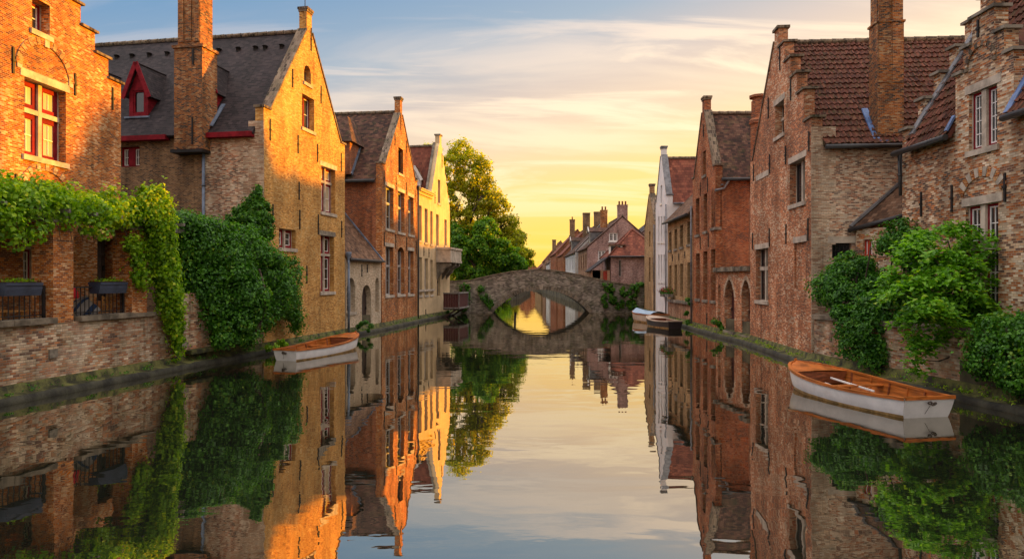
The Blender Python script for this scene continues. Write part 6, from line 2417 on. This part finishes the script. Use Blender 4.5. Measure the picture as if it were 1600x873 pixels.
def trees():
    Y = 66
    bl = [B(668, 250, Y + 2, 1.7, 1.7, 1.3), B(700, 268, Y, 1.8, 1.8, 1.7), B(738, 282, Y, 1.7, 1.7, 1.5), B(712, 318, Y, 2.2, 2.0, 1.9), B(765, 318, Y, 1.6, 1.6, 1.3), B(748, 345, Y, 2.0, 2.0, 1.6), B(690, 345, Y + 1, 2.0, 2.0, 2.0),
          B(788, 350, Y, 1.1, 1.2, .9), B(720, 235, Y + 1, 1.2, 1.2, 1.0), B(798, 372, Y, 1.0, .9, .8), B(780, 322, Y, 1.1, .8, .8), B(768, 298, Y, .9, .9, .8), B(806, 396, Y, .9, .9, .7), B(755, 262, Y, .8, .8, .7), B(795, 345, Y, .7, .7, .5), B(740, 250, Y, 1.0, 1.0, .8), B(725, 375, Y, 2.2, 2.0, 1.6), B(770, 378, Y, 1.4, 1.4, 1.2)]
    b = P(728, 440, Y)
    b.z = 0.9
    tree('linden_tree', 'tall airy broadleaf tree catching gold light behind the yellow house', b, 6.5, bl, 30000, 0.22, 'tree', 0.55, 24, 0.32)
    Y = 63
    bl = [B(722, 395, Y, 1.6, 1.5, 1.5), B(755, 385, Y, 1.7, 1.5, 1.4), B(785, 398, Y, 1.6, 1.4, 1.3), B(795, 412, Y + 1, 1.5, 1.3, 1.0), B(735, 425, Y, 1.7, 1.4, 1.2), B(775, 425, Y + 1, 1.8, 1.4, 1.0), B(806, 415, Y + 2, 1.0, 1.0, .8), B(712, 370, Y + 1, 1.2, 1.2, 1.2), B(762, 358, Y, 1.1, 1.1, .9)]
    b = P(752, 440, Y)
    b.z = 0.9
    tree('bushy_tree', 'dense deep green tree crowding the left end of the bridge', b, 2.6, bl, 26000, 0.22, 'treedark', 0.45, 30, 0.25)
    Y = 78
    bl = [B(806, 392, Y, 1.0, 1.0, .9), B(818, 398, Y + 3, 1.1, 1.1, 1.0), B(796, 385, Y, 1.1, 1.1, 1.2), B(810, 372, Y, .8, .8, .8), B(822, 408, Y + 4, .9, .9, .7)]
    b = P(806, 437, Y)
    b.z = 0.9
    tree('bushy_tree', 'smaller ragged tree past the bridge on the left bank', b, 3.0, bl, 6000, 0.24, 'tree', 0.45, 18, 0.15)
    # bushes at the waterside seen through the arch
    bl = [((-2.6, 72, 1.2), (1.0, 2.5, 1.0)), ((-1.8, 77, 1.1), (1.0, 2.5, .9)), ((-0.9, 84, 1.1), (.9, 2.5, .9)), ((-4.2, 66.5, 1.4), (1.2, 2.2, 1.2))]
    C, Nn = blob_leaves(bl, 7000, 0.35, 30)
    plant('bank_shrub', 'leafy green bushes on the left bank framed by the bridge arch', 'shrub', (-2.2, 74, 0.9), C, Nn, 0.2, 'vine')
    for i, (x, y, h) in enumerate(((-7, 95, 6), (-4.5, 112, 7), (-12, 84, 9), (-2.5, 150, 8), (-14, 120, 10), (-1, 185, 8))):
        bl = []
        for k in range(6):
            bl.append(((x + rng.normal(0, h * .16), y + rng.normal(0, h * .16), h * rng.uniform(.45, .85)), (h * .24, h * .24, h * .2)))
        tree('distant_tree', ('green tree lining the far left bank', 'second green tree far along the left bank', 'larger tree hidden behind the bridge trees', 'hazy tree near the far canal houses', 'tall tree in the far left background', 'farthest tree by the canal end')[i], (x, y, 0.9), h * 0.5, bl, 2600, 0.42, 'tree', 0.8, 14, 0.18)


trees()


def wall_plants():
    BF = Fac((-5.3, 56.95), (11.4, 56.95), 1)
    def cling(name, label, spots, n, mat, size=0.14, fc=BF, d=0.12):
        bl = []
        for px, py, w, h in spots:
            a, z = fc.sz(px, py)
            bl.append((tuple(fc.pt(a, z, d)), (w, 0.16, h)))
        C, Nn = blob_leaves(bl, n, 0.18, 30, 1.0)
        plant(name, label, 'ivy', fc.pt(fc.sz(spots[0][0])[0], 0.1, d), C, Nn, size, mat)
    cling('wall_ivy', 'dark ivy on the bridge wall left of the arch', [(726, 455, .45, .7), (730, 472, .35, .5), (722, 480, .4, .4), (758, 465, .3, .4), (752, 452, .2, .3), (765, 475, .2, .35)], 2000, 'ivy')
    cling('wall_ivy', 'mixed ivy climbing the bridge wall right of the arch', [(948, 447, .4, .4), (955, 462, .4, .6), (965, 475, .5, .4), (944, 470, .25, .5), (975, 455, .35, .45), (985, 470, .4, .6)], 2400, 'ivy')
    cling('wall_ivy', 'yellow-green creeper at the right abutment beside the slim tan house', [(990, 455, .35, .5), (993, 478, .4, .5), (1012, 470, .3, .7), (1014, 485, .35, .4), (1001, 446, .35, .2)], 2200, 'creeper')
    def tuft(name, label, p, r, h, n, mat, size=0.1):
        bl = [((p[0], p[1], p[2] + h * 0.5), (r, r, h * 0.5))]
        C, Nn = blob_leaves(bl, n, 0.12, 16, 1.0)
        plant(name, label, 'plant', p, C, Nn, size, mat)
    tuft('wall_weed', 'dark leafy weed on the footing beside the left rowboat bow', (-7.35, 34.2, 0.15), .38, .55, 420, 'creeper')
    tuft('wall_weed', 'dark weed growing beside the pointed arched doors', (10.1, 33.4, 0.15), .32, .9, 420, 'ivy')
    tuft('wall_weed', 'tall narrow weed on the wall between tan and red houses', (10.2, 39.5, 0.15), .22, 1.7, 500, 'creeper')
    tuft('wall_weed', 'bright green weed on the footing behind the left rowboat stern', (-9.0, 25.6, 0.15), .5, .5, 500, 'vine')
    tuft('wall_weed', 'leafy weed under the wooden landing box', (-4.7, 52.2, 0.1), .4, .8, 500, 'creeper')
    tuft('wall_weed', 'pale green plants on the abutment above the landing box', (-4.9, 55.2, 1.0), .7, .9, 700, 'vine')
    tuft('wall_weed', 'small sprig growing from the big sunlit gable above the rowboat', (-9.03, 28.4, 0.75), .12, .3, 90, 'creeper', 0.07)
    # window boxes on the white and tan houses
    for p, lab in (((10.46, 47.0, 1.62), 'grey flower box with dark plants on the white house'), ((10.25, 44.6, 1.66), 'grey flower box of red flowers on the tan house sill')):
        r = thing('flower_box', p, lab, 'flower box', 'flower boxes by the canal')
        m = MB()
        m.box(p[0] - 0.15, p[0] + 0.15, p[1] - 0.55, p[1] + 0.55, p[2], p[2] + 0.2)
        m.build('box', M['greystone'], r)
        n = 260
        C = np.array([(p[0] + rng.normal(0, .12), p[1] + rng.uniform(-.55, .55), p[2] + .2 + abs(rng.normal(0, .16))) for _ in range(n)])
        leaf_mesh('foliage', C, rng.normal(size=(n, 3)) + np.array([0, 0, .6]), 0.1, M['creeper'], r)
        C = np.array([(p[0] - 0.05 + rng.normal(0, .12), p[1] + rng.uniform(-.5, .5), p[2] + .32 + abs(rng.normal(0, .13))) for _ in range(90)])
        leaf_mesh('flowers', C, rng.normal(size=(90, 3)), 0.1, M['flower'], r)


wall_plants()


def footing_weeds():
    for pts, side, lab in (([(-12.35, 11), (-10.52, 21.6), (-9.49, 26.1), (-8.2, 33.5), (-7.28, 38.2), (-6.33, 45.6), (-4.9, 53.8)], 1, 'scattered grass and weeds rooted along the left footing'),
                           ([(11.0, 13.2), (10.75, 15), (9.84, 22.4), (10.4, 29.8), (10.28, 34.5), (10.42, 39.3), (10.54, 46.3), (10.72, 51)], -1, 'scattered grass and weeds rooted along the right footing')):
        Cs, Ns = [], []
        for a, b_ in zip(pts[:-1], pts[1:]):
            a, b_ = Vector(a), Vector(b_)
            e = (b_ - a).normalized()
            o = Vector((e.y, -e.x)) * side
            for _ in range(int((b_ - a).length * 2.6)):
                p = a.lerp(b_, rng.random()) + o * rng.uniform(0.03, 0.34)
                k = int(rng.integers(5, 26))
                h = rng.uniform(0.03, 0.16)
                q = rng.normal(size=(k, 3)) * np.array([0.07, 0.12, 0.0]) + np.array([p.x, p.y, 0.2])
                q[:, 2] += rng.random(k) * h
                Cs.append(q)
                Ns.append(rng.normal(size=(k, 3)) + np.array([o.x, o.y, 0.2]))
        w = leaf_mesh('weeds', np.concatenate(Cs), np.concatenate(Ns), 0.06, M['vine'] if side < 0 else M['creeper'], None, 0.15, 0.5)
        tag(w, lab, None, kind='stuff')


footing_weeds()

for o in scn.objects:
    if '_w' in o:
        del o['_w']
